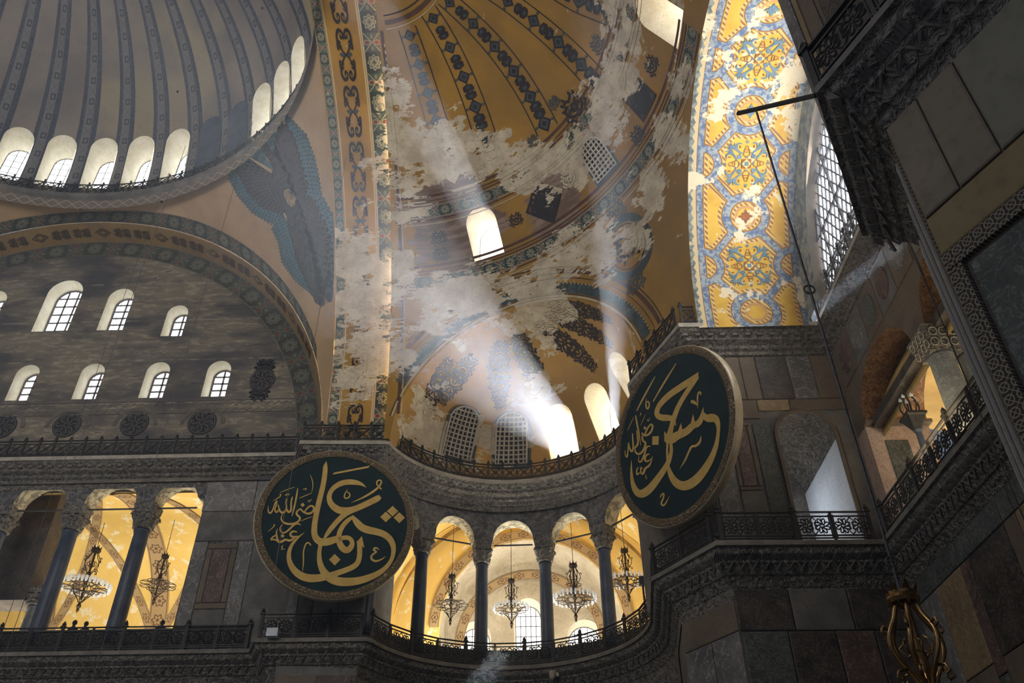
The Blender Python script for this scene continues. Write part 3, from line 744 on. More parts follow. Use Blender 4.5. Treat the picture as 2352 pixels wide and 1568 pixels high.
# ---------------- cornices, balustrades ----------------
def seg_arc(c, r, a0, a1, n=40): return arcpts(c[0], c[1], r, a0, a1, n)
UA = seg_arc((-1, 34.6), 6.27, -68, 98); LA = seg_arc((-1.1, 35.1), 6.15, -72, 100)
PROF_U = [(1.6, 0), (0, 0), (-.02, -.04), (-.02, -.22), (.06, -.26), (.10, -.34), (.30, -.48), (.34, -.56), (.34, -.64), (.58, -.78), (.60, -.92), (.72, -1.0), (.74, -1.16), (.84, -1.2), (.86, -1.5)]
PROF_L = [(1.8, 0), (0, 0), (-.02, -.04), (-.02, -.18), (.08, -.22), (.14, -.42), (.34, -.58), (.36, -.66), (.42, -.68), (.56, -.92), (.60, -.98), (.66, -1.0), (.80, -1.26), (.84, -1.34), (.88, -1.38), (.90, -1.75)]
def cornice(nm, path, prof, Z, label):
    root = struct(nm, label)
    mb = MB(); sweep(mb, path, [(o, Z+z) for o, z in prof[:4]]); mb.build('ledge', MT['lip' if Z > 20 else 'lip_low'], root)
    mb = MB(); sweep(mb, path, [(o, Z+z) for o, z in prof[3:]]); mb.build('carved_moulding', MT['stone_carve'], root)
    return root
trim_u = cornice('trim_1', UPATH, PROF_U, ZU, 'upper carved marble cornice with a row of small brackets'); trim_l = cornice('trim_2', LPATH, PROF_L, ZL, 'lower carved marble cornice at gallery floor level')
# brackets under the upper ledge
bk = MB(); bk.box((0, .36, -.40), (.20, .34, .22)); bk.box((0, .52, -.58), (.16, .22, .20)); bkm = bk.mesh('bracket', MT['stone_dark'])
cnt = 0
for p, t in along(UPATH[:-4], .52, 18):
    inst('bracket', bkm, trim_u, frame((p[0], p[1], ZU), t)); cnt += 1
lf = MB()
for s_ in (-1, 0, 1): lf.add([(s_*.06-.05, .16, -.26), (s_*.06+.05, .16, -.26), (s_*.09+.05, .30, -.56), (s_*.09-.05, .30, -.56), (s_*.07, .10, -.42)], [(0, 1, 4), (1, 2, 4), (2, 3, 4), (3, 0, 4)])
lf.tube([(-.14, .38, -.66), (0, .44, -.86), (.14, .38, -.66)], .035, 4)
lfm = lf.mesh('carved_leaf', MT['stone_dark']); cnt2 = 0
for p, t in along(LPATH, .42, 22):
    if cnt2 < 296: inst('carved_leaf', lfm, trim_l, frame((p[0], p[1], ZL), t)); cnt2 += 1
# -- pieces of the iron railings --
def upper_unit(w_=.80, h_=.98):
    """post with finial, rails and a crossed lattice panel"""
    post = MB(); post.box((0, 0, h_*.5), (.10, .09, h_)); post.box((0, 0, h_+.03), (.16, .14, .07)); post.lathe([(.02, 0), (.085, .06), (.06, .13), (.0, .22)], 6, (0, 0, h_+.05)); post.box((0, 0, -.03), (.15, .12, .08))
    pn = MB(); a = w_/2-.05
    for z in (.10, .18, h_-.18, h_-.02): pn.box((0, 0, z), (w_, .05 if z < h_-.1 else .08, .04))
    z0, z1 = .18, h_-.18; zc = (z0+z1)/2; rr = .11
    for s_ in (-1, 1):
        pn.beam((-a, 0, zc-s_*(zc-z0)), (a, 0, zc+s_*(zc-z0)), .04, .05, (0, 1, 0)); pn.beam((-a, 0, zc+s_*.02), (-a*.1, 0, zc+s_*(z1-zc)), .03, .03, (0, 1, 0)); pn.beam((a, 0, zc+s_*.02), (a*.1, 0, zc+s_*(z1-zc)), .03, .03, (0, 1, 0))
    pn.tube([(rr*cos(t), 0, zc+rr*sin(t)) for t in np.linspace(0, 2*pi, 11)[:-1]], .025, 4, closed=True); pn.lathe([(.0, -.02), (.05, 0), (0, .02)], 6, (0, 0, zc))
    return post, pn
def flower(pn, cx, zc, R, th=.02, w_=.045):
    for k in range(8):
        a = pi/4*k+pi/8; P = []
        for t in np.linspace(-1, 1, 7): r = R*(1-.45*t*t); b = a+t*.36; P.append((cx+r*cos(b), 0, zc+r*sin(b)*.95))
        pn.tube(P, w_*.6, 4, caps=False)
        pn.beam((cx+R*.28*cos(a), 0, zc+R*.28*sin(a)), (cx+R*.62*cos(a+.35), 0, zc+R*.62*sin(a+.35)), w_, .03, (0, 1, 0))
    pn.tube([(cx+R*.25*cos(t), 0, zc+R*.25*sin(t)) for t in np.linspace(0, 2*pi, 9)[:-1]], .028, 4, closed=True)
def lower_unit(w_=1.45, h_=1.08):
    post = MB(); post.box((0, 0, h_*.5), (.13, .10, h_)); post.box((0, 0, h_+.04), (.22, .18, .08)); post.lathe([(.03, 0), (.10, .07), (.07, .15), (0, .26)], 6, (0, 0, h_+.07)); post.box((0, .25, .35), (.05, .5, .05))
    thin = MB(); thin.box((0, 0, h_*.5), (.09, .07, h_))
    pn = MB()
    for z in (.10, .20, h_-.16, h_): pn.box((0, 0, z), (w_, .05 if z < h_ else .09, .045))
    for x in (-w_/2+.09, w_/2-.09): pn.box((x, 0, h_/2), (.035, .04, h_-.2))
    zc = (h_+.04)/2; flower(pn, -w_*.22, zc, .30); flower(pn, w_*.22, zc, .30)
    for s_ in (-1, 1): pn.tube([(0, 0, .24), (s_*.12, 0, .36), (s_*.05, 0, zc), (s_*.12, 0, h_-.32), (0, 0, h_-.2)], .025, 4)
    pn.beam((-w_*.22, 0, .2), (-w_*.22, 0, h_-.16), .02, .02, (0, 1, 0)); pn.beam((w_*.22, 0, .2), (w_*.22, 0, h_-.16), .02, .02, (0, 1, 0))
    return post, thin, pn
up, un = upper_unit(); UPm = up.mesh('rail_post', MT['iron']); UNm = un.mesh('lattice_panel', MT['iron'])
lp_, lt_, ln_ = lower_unit(); LPm = lp_.mesh('rail_post', MT['iron']); LTm = lt_.mesh('thin_post', MT['iron']); LNm = ln_.mesh('flower_panel', MT['iron'])
def railing(path, Z, kind, label, wst, inset=.10, end_post=True, skip=0):
    path = [tuple(p) for p in offset_path(path, inset)]; L = plen(path); n = max(1, round(L/wst)); st = L/n
    root = empty('iron_railing', (path[0][0], path[0][1], Z), label=label, cat='railing', group='iron railings on the cornices')
    pts = along(path, st/2); pts = pts+[(np.array(path[-1]), pts[-1][1])] if len(pts) < 2*n+1 else pts
    inv = Matrix.Translation((-path[0][0], -path[0][1], -Z))
    for i in range(n+1):
        p, t = pts[min(2*i, len(pts)-1)]
        if i < n or end_post:
            me = UPm if kind == 'u' else (LPm if i % 2 == 0 else LTm)
            inst('rail_post', me, root, inv @ frame((p[0], p[1], Z), t))
        if i < n:
            q, t = pts[2*i+1]; a, b = pts[2*i][0], pts[min(2*i+2, len(pts)-1)][0]; t = b-a; m = (a+b)/2
            f = frame((m[0], m[1], Z), t); base = .80 if kind == 'u' else 1.45; f = f @ Matrix.Diagonal((np.linalg.norm(t)/base, 1, 1, 1))
            inst('lattice_panel' if kind == 'u' else 'flower_panel', UNm if kind == 'u' else LNm, root, inv @ f)
    return root
railing([(-36, 37.3), (-12.0, 37.38)], ZU, 'u', 'black lattice railing on the upper cornice below the sooty arched wall', .80)
railing([(-11.35, 36.25), (-7.1, 36.45)], ZU, 'u', 'short black lattice railing on the pier ledge above the left roundel', .80)
railing(UA, ZU, 'u', 'curved black lattice railing at the foot of the small golden half dome', .80)
railing([(4.8, 31.6), (6.35, 27.75)], ZU, 'u', 'slanting black lattice railing just above the right roundel', .80)
railing([(6.7, 27.4), (12.1, 27.5)], ZU, 'u', 'straight black lattice railing under the yellow and blue vault', .80)
railing([(12.3, 27.2), (12.45, 12.0)], ZU, 'u', 'black lattice railing in front of the great diamond lattice window', .80)
railing([(-36, 37.9), (-12.9, 38.0)], ZL, 'l', 'black flower panel railing at the foot of the straight column gallery', 1.45)
railing([(-11.95, 36.65), (-7.45, 36.72)], ZL, 'l', 'black flower panel railing below the left roundel', 1.45)
railing(LA, ZL, 'l', 'curved black flower panel railing in front of the exedra columns', 1.45)
railing([(5.0, 33.6), (4.6, 30.45), (6.35, 27.55)], ZL, 'l', 'angled black flower panel railing below the right roundel', 1.45)
railing([(6.75, 27.25), (12.05, 27.38)], ZL, 'l', 'straight black flower panel railing before the bluish lit doorway', 1.45)
railing([(12.3, 27.05), (12.35, 12.4)], ZL, 'l', 'receding black flower panel railing below the double columns', 1.45)
railing([(6.85, 12.05), (5.3, 9.2)], ZL, 'l', 'black railing on the near pier ledge seen edge on', 1.45)
railing([(5.08, 8.76), (6.5, 5.6), (8.0, 2.3)], ZL, 'l', 'large near black railing at the top right corner', 1.45)
# dome ledge
dl = struct('trim_3', 'dark ledge ring at the foot of the dome')
P0 = seg_arc((PRC[0]+(-.3)*1, PRC[1]-.55), DR-.28, -62, 92, 150)
mb = MB(); sweep(mb, P0, [(1.2, DZ), (0, DZ), (0, DZ-.32), (.12, DZ-.42), (.22, DZ-.55), (.52, PRZ-.02), (1.3, PRZ-.02)]); mb.build('ledge', MT['stone_dark'], dl)
mb = MB()
def rail_simple():
    pn = MB()
    for z in (.08, .9): pn.box((0, 0, z), (.92, .05, .06))
    for s_ in (-1, 1): pn.beam((-.42, 0, .49-s_*.38), (.42, 0, .49+s_*.38), .045, .05, (0, 1, 0)); pn.beam((s_*.42, 0, .49), (0, 0, .87), .035, .04, (0, 1, 0)); pn.beam((s_*.42, 0, .49), (0, 0, .1), .035, .04, (0, 1, 0))
    pn.tube([(.12*cos(t), 0, .49+.12*sin(t)) for t in np.linspace(0, 2*pi, 9)[:-1]], .03, 4, closed=True)
    pn.box((.44, 0, .5), (.08, .08, 1.05)); pn.lathe([(.03, 0), (.08, .06), (0, .2)], 5, (.44, 0, 1.0)); return pn.mesh('lattice_panel', MT['iron'])
rs = rail_simple(); root = empty('iron_railing', (DC[0], DC[1], DZ), label='black lattice railing running round the foot of the dome', cat='railing', group='iron railings on the cornices')
for p, t in along(offset_path(P0, .15), .9, .4): inst('lattice_panel', rs, root, Matrix.Translation((-DC[0], -DC[1], -DZ)) @ frame((p[0], p[1], DZ), t))
# ---------------- walls, arcades, columns ----------------
def slabs(root, T, rects, thick=.05, gap=.02, nm='marble_slab'):
    """rects: (x0,z0,x1,z1,material) each a bevelled stone slab; T maps (x,z,depth)"""
    for x0, z0, x1, z1, m in rects:
        g = gap; b = .03; mb = MB()
        o = [(x0+g, z0+g), (x1-g, z0+g), (x1-g, z1-g), (x0+g, z1-g)]; i_ = [(x0+g+b, z0+g+b), (x1-g-b, z0+g+b), (x1-g-b, z1-g-b), (x0+g+b, z1-g-b)]
        V = [T(x, z, 0) for x, z in o]+[T(x, z, thick*.7) for x, z in o]+[T(x, z, thick) for x, z in i_]
        F = [(k, (k+1) % 4, 4+(k+1) % 4, 4+k) for k in range(4)]+[(4+k, 4+(k+1) % 4, 8+(k+1) % 4, 8+k) for k in range(4)]+[(8, 9, 10, 11)]
        mb.add(V, F); mb.build(nm, MT[m], root)
def framed(x0, z0, x1, z1, fm, im, w_=.16):
    return [(x0, z0, x1, z0+w_, fm), (x0, z1-w_, x1, z1, fm), (x0, z0+w_, x0+w_, z1-w_, fm), (x1-w_, z0+w_, x1, z1-w_, fm), (x0+w_, z0+w_, x1-w_, z1-w_, im)]
def wall_T(p, q):
    """plane from plan point p to q; x along, depth towards the right-hand (nave) side"""
    p = np.array(p, float); q = np.array(q, float); t = (q-p)/np.linalg.norm(q-p); n = np.array([t[1], -t[0]])
    return (lambda x, z, d: (p[0]+t[0]*x+n[0]*d, p[1]+t[1]*x+n[1]*d, z)), np.linalg.norm(q-p)
def backing(root, pts, z0, z1, m='stone_dark', nm='wall_core'):
    mb = MB(); sweep(mb, pts, [(0, z0), (0, z1)]); return mb.build(nm, MT[m], root)
def arcade(root, T, x0, x1, z1, spring, notches, depth, m_front, m_soff, jambs=(), step=.8):
    """wall above an arcade: T(x,z,d); notches: (centre, half width, rise); jambs: (x0,x1,zbottom) solid parts"""
    bot = []
    for c, hw_, ri in notches:
        bot += [(c-hw_*cos(t), spring+ri*sin(t)) for t in np.linspace(0, pi, 15)]
    pts = [(x0, spring)]+bot+[(x1, spring)]
    for (a, b, zb) in jambs:      # drop the bottom edge to zb between a and b
        new = []; done = False
        for p in pts:
            if not done and p[0] > b-1e-6: new += [(a, zb), (b, zb)]; done = True
            new.append(p)
        if not done: new = pts[:-1]+[(a, spring), (a, zb), (b, zb), (b, spring)] if abs(b-x1) < 1e-6 else new
        pts = new
    outer = pts+[(x1, z1), (x0, z1)]
    mb = MB(); fill(mb, outer, [], step, lambda x, z: T(x, z, 0)); mb.build('spandrel_wall', MT[m_front], root)
    mb = MB(); n = len(pts); mb.add([T(x, z, 0) for x, z in pts]+[T(x, z, -depth) for x, z in pts], [(i, i+1, n+i+1, n+i) for i in range(n-1)]); mb.build('arch_soffit', MT[m_soff], root)
    mb = MB(); fill(mb, outer, [], step*2, lambda x, z: T(x, z, -depth)); mb.build('rear_face', MT[m_soff], root)
MT['arcade'] = stone('lace_carved_spandrel_marble', (.055, .055, .06), (.115, .11, .105), 1.0, .8, carve=3.6)
MT['soffit'] = stone('carved_pale_soffit', (.22, .21, .17), (.36, .33, .25), 1.6, .75, .6, carve=2.6)
# columns
def column(x, y, z0, zc, zt, r, rz, label, group, shaft='column_veiled', capw=.95, capd=1.0, cat='column'):
    root = empty('gallery_column', (x, y, z0), rz, label=label, cat=cat, group=group)
    H = zc-z0; C = zt-z0
    mb = MB(); mb.box((0, 0, .08), (r*2.7, r*2.7, .16)); mb.lathe([(r*1.3, .16), (r*1.36, .24), (r*1.15, .30), (r*1.2, .38), (r*1.05, .46)], 20); mb.build('base', MT['stone_dark'], root)
    mb = MB(); mb.lathe([(r*1.02, .44), (r*1.0, 1.2), (r*.97, H*.6), (r*.90, H-.18), (r*1.0, H-.14), (r*1.0, H-.03)], 20); mb.build('shaft', MT[shaft], root, smooth=True)
    mb = MB(); h = C-H; n = 24; a = h*.62
    prof = [(r*.95, 0), (r*1.25, .05), (r*1.22, .12), (r*1.35, a*.4), (r*1.25, a*.45), (r*1.5, a*.78), (capw*.46, a*.98), (capw*.5, a)]
    V = []; F = []
    for j, (rr, z) in enumerate(prof):
        k = max(0, (j-3)/4.)
        for i in range(n):
            t = 2*pi*(i+.5)/n; q = 1+.10*cos(8*t)*(1 if j in (3, 5, 6) else -.3); sq = (1-k)+k/max(abs(cos(t)), abs(sin(t))); V.append((rr*q*cos(t)*sq, rr*q*sin(t)*sq, H+z))
    for j in range(len(prof)-1):
        for i in range(n): F.append((j*n+i, j*n+(i+1) % n, (j+1)*n+(i+1) % n, (j+1)*n+i))
    mb.add(V, F)
    mb.build('capital', MT['stone_carve'], root)
    mb = MB()
    for sx in (-1, 1):
        for sy in (-1, 1): mb.tube([(sx*capw*.30, sy*capw*.30, H+a*.55), (sx*capw*.47, sy*capw*.47, H+a*.80), (sx*capw*.55, sy*capw*.55, H+a*.98), (sx*capw*.56, sy*capw*.56, H+a*.86), (sx*capw*.50, sy*capw*.50, H+a*.84)], [.05, .07, .09, .08, .05], 5)
    mb.build('volute', MT['stone_dark'], root)
    mb = MB(); w0, w1 = capw*.5, capw*.60; dd = capd*.5
    V = [(-w0, -w0, H+a), (w0, -w0, H+a), (w0, w0, H+a), (-w0, w0, H+a), (-w1, -dd, C), (w1, -dd, C), (w1, dd, C), (-w1, dd, C)]
    mb.add(V, [(0, 1, 5, 4), (1, 2, 6, 5), (2, 3, 7, 6), (3, 0, 4, 7), (4, 5, 6, 7), (3, 2, 1, 0)]); mb.build('impost_block', MT['stone_carve'], root)
    return root
def tie(p, q, label, w_=.07): mb = MB(); mb.beam(p, q, w_, w_); return mb.build('tie_rod', MT['iron'], label=label, cat='tie rod', group='iron tie rods across the gallery arches')
# straight south arcade
YA = 38.25
arc_s = struct('wall_south_arcade', 'carved spandrel wall over the straight column gallery')
cx = [-37.8, -34.15, -30.5, -26.85, -23.15, -19.5]
nt = [((a+b)/2, (b-a)/2-.5, 1.25) for a, b in zip(cx[:-1], cx[1:])]+[(-17.95, 1.12, 1.15)]
T = lambda x, z, d: (x, YA-d, z)
bott = [(-44, 21.2)]
for c, hw_, ri in nt: bott += [(c-hw_*cos(t), 21.2+ri*sin(t)) for t in np.linspace(0, pi, 15)]
bott = bott[:-1]+[(-16.45, 21.2), (-16.55, ZL), (-11.0, ZL)]
outer = bott+[(-11.0, 22.4), (-44, 22.4)]
mb = MB(); fill(mb, outer, [], 1.2, lambda x, z: T(x, z, 0)); mb.build('spandrel_wall', MT['arcade'], arc_s)
n = len(bott); mb = MB(); mb.add([T(x, z, 0) for x, z in bott[:-1]]+[T(x, z, -1.05) for x, z in bott[:-1]], [(i, i+1, n-1+i+1, n-1+i) for i in range(n-2)]); mb.build('arch_soffit', MT['soffit'], arc_s)
mb = MB(); fill(mb, outer, [], 2, lambda x, z: T(x, z, -1.05)); mb.build('rear_face', MT['plain_plaster'], arc_s)
names = ['dark gallery column at the far left edge of the arcade', 'dark gallery column, second from the left', 'dark gallery column, third from the left', 'dark gallery column between the unlit and the ringed chandelier bays', 'dark gallery column left of the ringed crystal chandelier', 'dark gallery column right of the ringed crystal chandelier']
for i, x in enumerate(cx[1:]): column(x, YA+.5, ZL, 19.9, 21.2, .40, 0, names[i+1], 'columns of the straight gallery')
TL = ['iron tie rod in a straight gallery arch beyond the left picture edge', 'iron tie rod at the far left picture edge', 'iron tie rod across the arch with the dark inner pier', 'iron tie rod above the ringed crystal chandelier', 'iron tie rod above the bare chandelier of the straight gallery']
for i, (c, hw_, ri) in enumerate(nt[1:]): tie((c-hw_+.12, YA+.4, 21.05), (c+hw_-.12, YA+.4, 21.05), TL[i])
mb = MB(); mb.box((-26.5, YA+.33, ZL+.52), (20.2, .16, 1.04)); mb.box((-26.5, YA+.33, ZL+1.07), (20.2, .3, .08)); mb.build('parapet', MT['stone_green'], arc_s)
# marble slabs on the solid part
Tn, Ln = wall_T((-16.5, YA), (-11.2, YA))
R = [(0.0, 20.6, 2.6, 22.3, 'stone_grey'), (2.6, 20.6, 5.3, 22.3, 'stone_grey'), (0.05, 19.0, 5.3, 20.6, 'stone_dark'), (0.02, 14.0, .75, 19.0, 'stone_grey')]+framed(.75, 15.6, 2.25, 18.9, 'stone_brown', 'stone_red', .3)+[(2.25, 14, 3.0, 19.0, 'stone_grey'), (.75, 14, 2.25, 15.6, 'stone_dark'), (3.0, 14, 5.3, 19.0, 'stone_dark')]
slabs(arc_s, Tn, R)
# pier between the straight gallery and the exedra, both levels
pier = struct('wall_pier_south', 'marble clad pier behind the left roundel')
backing(pier, [(-11.2, 38.3), (-11.15, 37.3), (-7.6, 37.45), (-7.6, 38.6), (-6.9, 41)], 0, ZU-1.2)
Tn, Ln = wall_T((-11.1, 37.3), (-7.6, 37.45))
slabs(pier, Tn, [(0, 20.6, 1.8, 22.2, 'stone_grey'), (1.8, 20.6, 3.5, 22.2, 'stone_dark'), (0, 19, 3.5, 20.6, 'stone_brown'), (0, 14, .5, 19, 'stone_grey'), (.5, 14, 1.2, 19, 'stone_verd'), (1.2, 14, 2.4, 19, 'stone_dark'), (2.4, 14, 3.5, 19, 'stone_grey')])
slabs(pier, Tn, [(0, 11.2, 1.8, 12.3, 'stone_brown'), (1.8, 11.2, 3.5, 12.3, 'stone_red'), (0, 6, 1.2, 11.2, 'stone_grey'), (1.2, 6, 2.4, 11.2, 'stone_red'), (2.4, 6, 3.5, 11.2, 'stone_grey')])
# exedra arcade
EO = np.array([-.95, 35.0])
def TE(az, z, d): r = 6.95-d; return (EO[0]+r*sin(rad(az)), EO[1]+r*cos(rad(az)), z)
arc_e = struct('wall_exedra_arcade', 'curved wall of lace carved marble above the exedra columns')
caz = [-64.5, -38.3, -12, 14.3, 41, 67.2, 93.5]
nt = [((a+b)/2, (b-a)/2-4.2, 1.2) for a, b in zip(caz[:-1], caz[1:])]
arcade(arc_e, TE, -80, 112, 22.3, 20.4, nt, .95, 'arcade', 'soffit', step=1.5)
mb = MB(); sweep(mb, [TE(a, 0, -.34)[:2] for a in np.linspace(-66, 95, 50)], [(0, ZL), (0, ZL+1.05), (.16, ZL+1.05), (.16, ZL)]); mb.build('parapet', MT['stone_green'], arc_e)
en = ['at the left end beside the left roundel', 'second from the left roundel', 'left of the tall blazing gallery window', 'right of the tall blazing gallery window', 'just left of the right roundel', 'hidden behind the lower edge of the right roundel', 'at the right end behind the railing']
for a, nm in zip(caz, en):
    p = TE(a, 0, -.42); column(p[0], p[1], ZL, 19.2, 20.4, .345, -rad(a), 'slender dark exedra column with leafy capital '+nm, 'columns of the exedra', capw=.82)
for i, (a, b) in enumerate(zip(caz[:-1], caz[1:])):
    p = TE(a+5.0, 20.3, -.4); q = TE(b-5.0, 20.3, -.4); tie(p, q, 'iron tie rod '+['hidden by the left roundel', 'above the bare chandelier of the exedra', 'above the chandelier before the tall blazing window', 'above the chandelier right of the tall blazing window', 'beside the lower left edge of the right roundel', 'hidden behind the right roundel'][i], .07)
# walls below the lower cornice
low = struct('wall_south_lower', 'dark marble clad walls under the gallery cornice')
wl = [tuple(p) for p in offset_path(LPATH, .95)]
backing(low, wl[:-4], 0, ZL-1.2, 'stone_dark')
# lower carved spandrel zone on the straight part and exedra
mb = MB(); sweep(mb, [tuple(p) for p in offset_path(LPATH[:3], .90)], [(0, 9.5), (0, 12.05)]); mb.build('carved_spandrel', MT['arcade'], low)
mb = MB(); sweep(mb, [tuple(p) for p in offset_path(LA, .90)], [(0, 9.5), (0, 12.2)]); mb.build('carved_spandrel', MT['arcade'], low)
# south-west pier: narrow face behind the right roundel, and the bay walls
swp = struct('wall_bay_south', 'marble clad bay wall with an arched doorway and a red framed panel')
U1 = [(4.9, 34.5), (5.35, 30.9), (7.0, 28.2), (12.95, 28.3)]
backing(swp, U1[:3], ZL, ZU-1.2)
Tn, Ln = wall_T(U1[1], U1[2]); slabs(swp, Tn, [(0, 20, 1.5, 22.2, 'stone_grey'), (1.5, 20, 3.1, 22.2, 'stone_brown'), (0, 14, 1.0, 20, 'stone_dark'), (1, 14, 2.1, 20, 'stone_red'), (2.1, 14, 3.1, 20, 'stone_dark')])
YB = 28.3; DX0, DX1 = 9.75, 12.1
door = [(DX0, ZL), (DX0, 18.35)]+[(10.925-1.175*cos(t), 18.35+1.2*sin(t)) for t in np.linspace(0, pi, 15)][1:-1]+[(DX1, 18.35), (DX1, ZL)]
mb = MB(); fill(mb, [(7.0, ZL), (DX0, ZL)]+door[1:-1]+[(DX1, ZL), (13.0, ZL), (13.0, 22.4), (7.0, 22.4)], [], .9, lambda x, z: (x, YB, z)); mb.build('wall_core', MT['stone_dark'], swp)
DD = 4.8; MT['passage'] = stone('bluish_white_plaster', (.62, .66, .72), (.70, .73, .78), 1, .8, .1)
sof = door[1:-1]; n = len(sof); mb = MB(); mb.add([(x, YB-.06, z) for x, z in sof]+[(x, YB+DD, z) for x, z in sof], [(i, i+1, n+i+1, n+i) for i in range(n-1)]); mb.build('door_soffit', MT['stone_carve'], swp)
mb = MB(); mb.add([(DX1, YB-.06, ZL), (DX1, YB+DD, ZL), (DX1, YB+DD, 18.36), (DX1, YB-.06, 18.36)], [(0, 1, 2, 3)]); mb.build('jamb', MT['passage'], swp)
mb = MB(); mb.add([(DX0, YB-.06, ZL), (DX0, YB+DD, ZL), (DX0, YB+DD, 18.36), (DX0, YB-.06, 18.36)], [(0, 1, 2, 3)]); mb.add([(DX0, YB+DD, ZL), (DX1, YB+DD, ZL), (DX1, YB+DD, 19.6), (DX0, YB+DD, 19.6)], [(0, 1, 2, 3)]); mb.build('passage_wall', MT['stone_grey'], swp)
n = len(door)
mb = MB()
for i in range(n-1): mb.beam((door[i][0], YB-.08, door[i][1]), (door[i+1][0], YB-.08, door[i+1][1]), .12, .12, (0, 1, 0))
mb.build('door_moulding', MT['stone_brown'], swp)
Tn, Ln = wall_T((7.0, YB), (13.0, YB))
R = [(0.15, 20.15, 1.35, 22.3, 'stone_grey'), (1.35, 20.15, 1.95, 22.3, 'stone_brown'), (1.95, 20.15, 2.6, 22.3, 'stone_brown'), (2.6, 20.15, 3.9, 22.3, 'stone_verd'), (3.9, 20.15, 4.9, 22.3, 'stone_grey'), (4.9, 20.15, 5.95, 22.3, 'stone_brown'),
     (0.15, 19.25, 2.3, 20.15, 'stone_brown'), (2.3, 19.6, 3.6, 20.15, 'stone_tan'), (3.6, 19.6, 5.95, 20.15, 'stone_brown'), (.1, 14, .9, 19.25, 'stone_grey')]+framed(.95, 16.1, 1.85, 19.1, 'stone_brown', 'stone_red', .17)+[(.95, 14, 1.85, 16.1, 'stone_dark'), (1.9, 14, 2.62, 19.0, 'stone_green'), (5.2, 14, 5.95, 18.9, 'stone_dark')]
slabs(swp, Tn, R)
# lower bay wall slabs (below the gallery)
Tn, Ln = wall_T((7.0, 28.15), (12.95, 28.3)); lz = [12.2, 11.2, 6.6, 5.4, 3.0]
R = [(0, 10.85, 1.9, 12.3, 'stone_verd'), (1.9, 10.85, 3.9, 12.3, 'stone_dark'), (3.9, 10.85, 5.9, 12.3, 'stone_verd'), (0.05, 8.1, 1.6, 10.85, 'stone_green'), (.05, 7.3, 1.6, 8.1, 'stone_red'), (1.6, 7.3, 3.2, 10.85, 'stone_verd'), (3.2, 7.3, 4.5, 10.85, 'stone_red'), (4.5, 7.3, 5.9, 10.85, 'stone_verd'), (0, 6.0, 2.6, 7.3, 'stone_red'), (2.6, 6.0, 5.9, 7.3, 'stone_red'), (0, 2, 5.9, 6, 'stone_dark')]
slabs(low, Tn, R)
a = wl[-8]; 
Tn, Ln = wall_T(wl[-8], wl[-7]); slabs(low, Tn, [(0, 10.9, Ln, 12.3, 'stone_brown'), (0, 6.5, Ln*.5, 10.9, 'stone_grey'), (Ln*.5, 6.5, Ln, 10.9, 'stone_grey'), (0, 3, Ln, 6.5, 'stone_red')])
# ---- west wall: gallery openings between double columns ----
XW = 12.9
Tw = lambda y, z, d: (XW-d, y, z)      # d towards the nave
arcs = [(24.85, 2.55, 1.95), (18.9, 2.3, 1.95), (13.2, 2.3, 1.95)]
bot = [(10.4, 18.25)]
for c, hw_, ri in arcs[::-1]: bot += [(c-hw_*cos(t), 18.25+ri*sin(t)) for t in np.linspace(0, pi, 15)]
bot += [(28.3, 18.25)]
mb = MB(); fill(mb, bot+[(28.3, 22.4), (10.4, 22.4)], [], .8, lambda y, z: (XW, y, z)); mb.build('spandrel_wall', MT['stone_brown'], wall_w)
MT['mosaic'] = None
def mosaic_mat():
    n = NT('brown_gold_mosaic', .6, .1, .3); a = n.noise(3.2, 4, .6, dist=.8); v = n.voro(4.2); c = n.mix(n.sm(.4, .6, a), (.20, .10, .045), (.34, .20, .10)); c = n.mix(((v*16).sin()).gt(.35)*.6, c, (.07, .035, .025)); n.col(c); return n.m
MT['mosaic'] = mosaic_mat()
n = len(bot); mb = MB(); mb.add([(XW, y, z) for y, z in bot]+[(XW+2.4, y, z) for y, z in bot], [(i, i+1, n+i+1, n+i) for i in range(n-1)]); mb.build('arch_soffit', MT['mosaic'], wall_w)
MT['pink'] = stone('pink_marble', (.36, .27, .22), (.44, .34, .28), 1.4, .6, .3, vein=(.22, .14, .11))
mb = MB(); mb.add([(XW, 27.4, ZL), (XW+2.4, 27.4, ZL), (XW+2.4, 27.4, 18.25), (XW, 27.4, 18.25)], [(0, 1, 2, 3)]); mb.add([(XW, 27.4, ZL), (XW, 28.3, ZL), (XW, 28.3, 18.25), (XW, 27.4, 18.25)], [(0, 1, 2, 3)]); mb.build('jamb', MT['pink'], wall_w)
slabs(wall_w, lambda x, z, d: (XW+x, 27.4-d, z), [(.55, 14, 1.45, 17.65, 'stone_green')], .05)
mb = MB(); mb.box((XW+1.2, 27.35, 18.32), (2.5, .5, .14)); mb.build('impost', MT['stone_brown'], wall_w)
# geometric slabs with ovals above the openings
def oval(y, z, ry, rz_, m):
    mb = MB(); n = 20; V = [(XW-.02, y, z)]+[(XW-.09, y+ry*.93*cos(2*pi*k/n), z+rz_*.93*sin(2*pi*k/n)) for k in range(n)]+[(XW-.02, y+ry*cos(2*pi*k/n), z+rz_*sin(2*pi*k/n)) for k in range(n)]
    V[0] = (XW-.09, y, z); mb.add(V, [(0, 1+k, 1+(k+1) % n) for k in range(n)]+[(1+k, 1+(k+1) % n, 1+n+(k+1) % n, 1+n+k) for k in range(n)]); mb.build('oval_panel', MT[m], wall_w)
yy = 27.9
for k in range(11):
    y0 = yy-1.5; slabs(wall_w, lambda x, z, d: (XW-d, x, z), [(y0, 20.35, yy, 22.3, ['stone_brown', 'stone_dark'][k % 2])], .04, .03)
    oval((y0+yy)/2, 21.35, .52, .68, ['stone_red', 'stone_grey', 'stone_green'][k % 3]); yy = y0
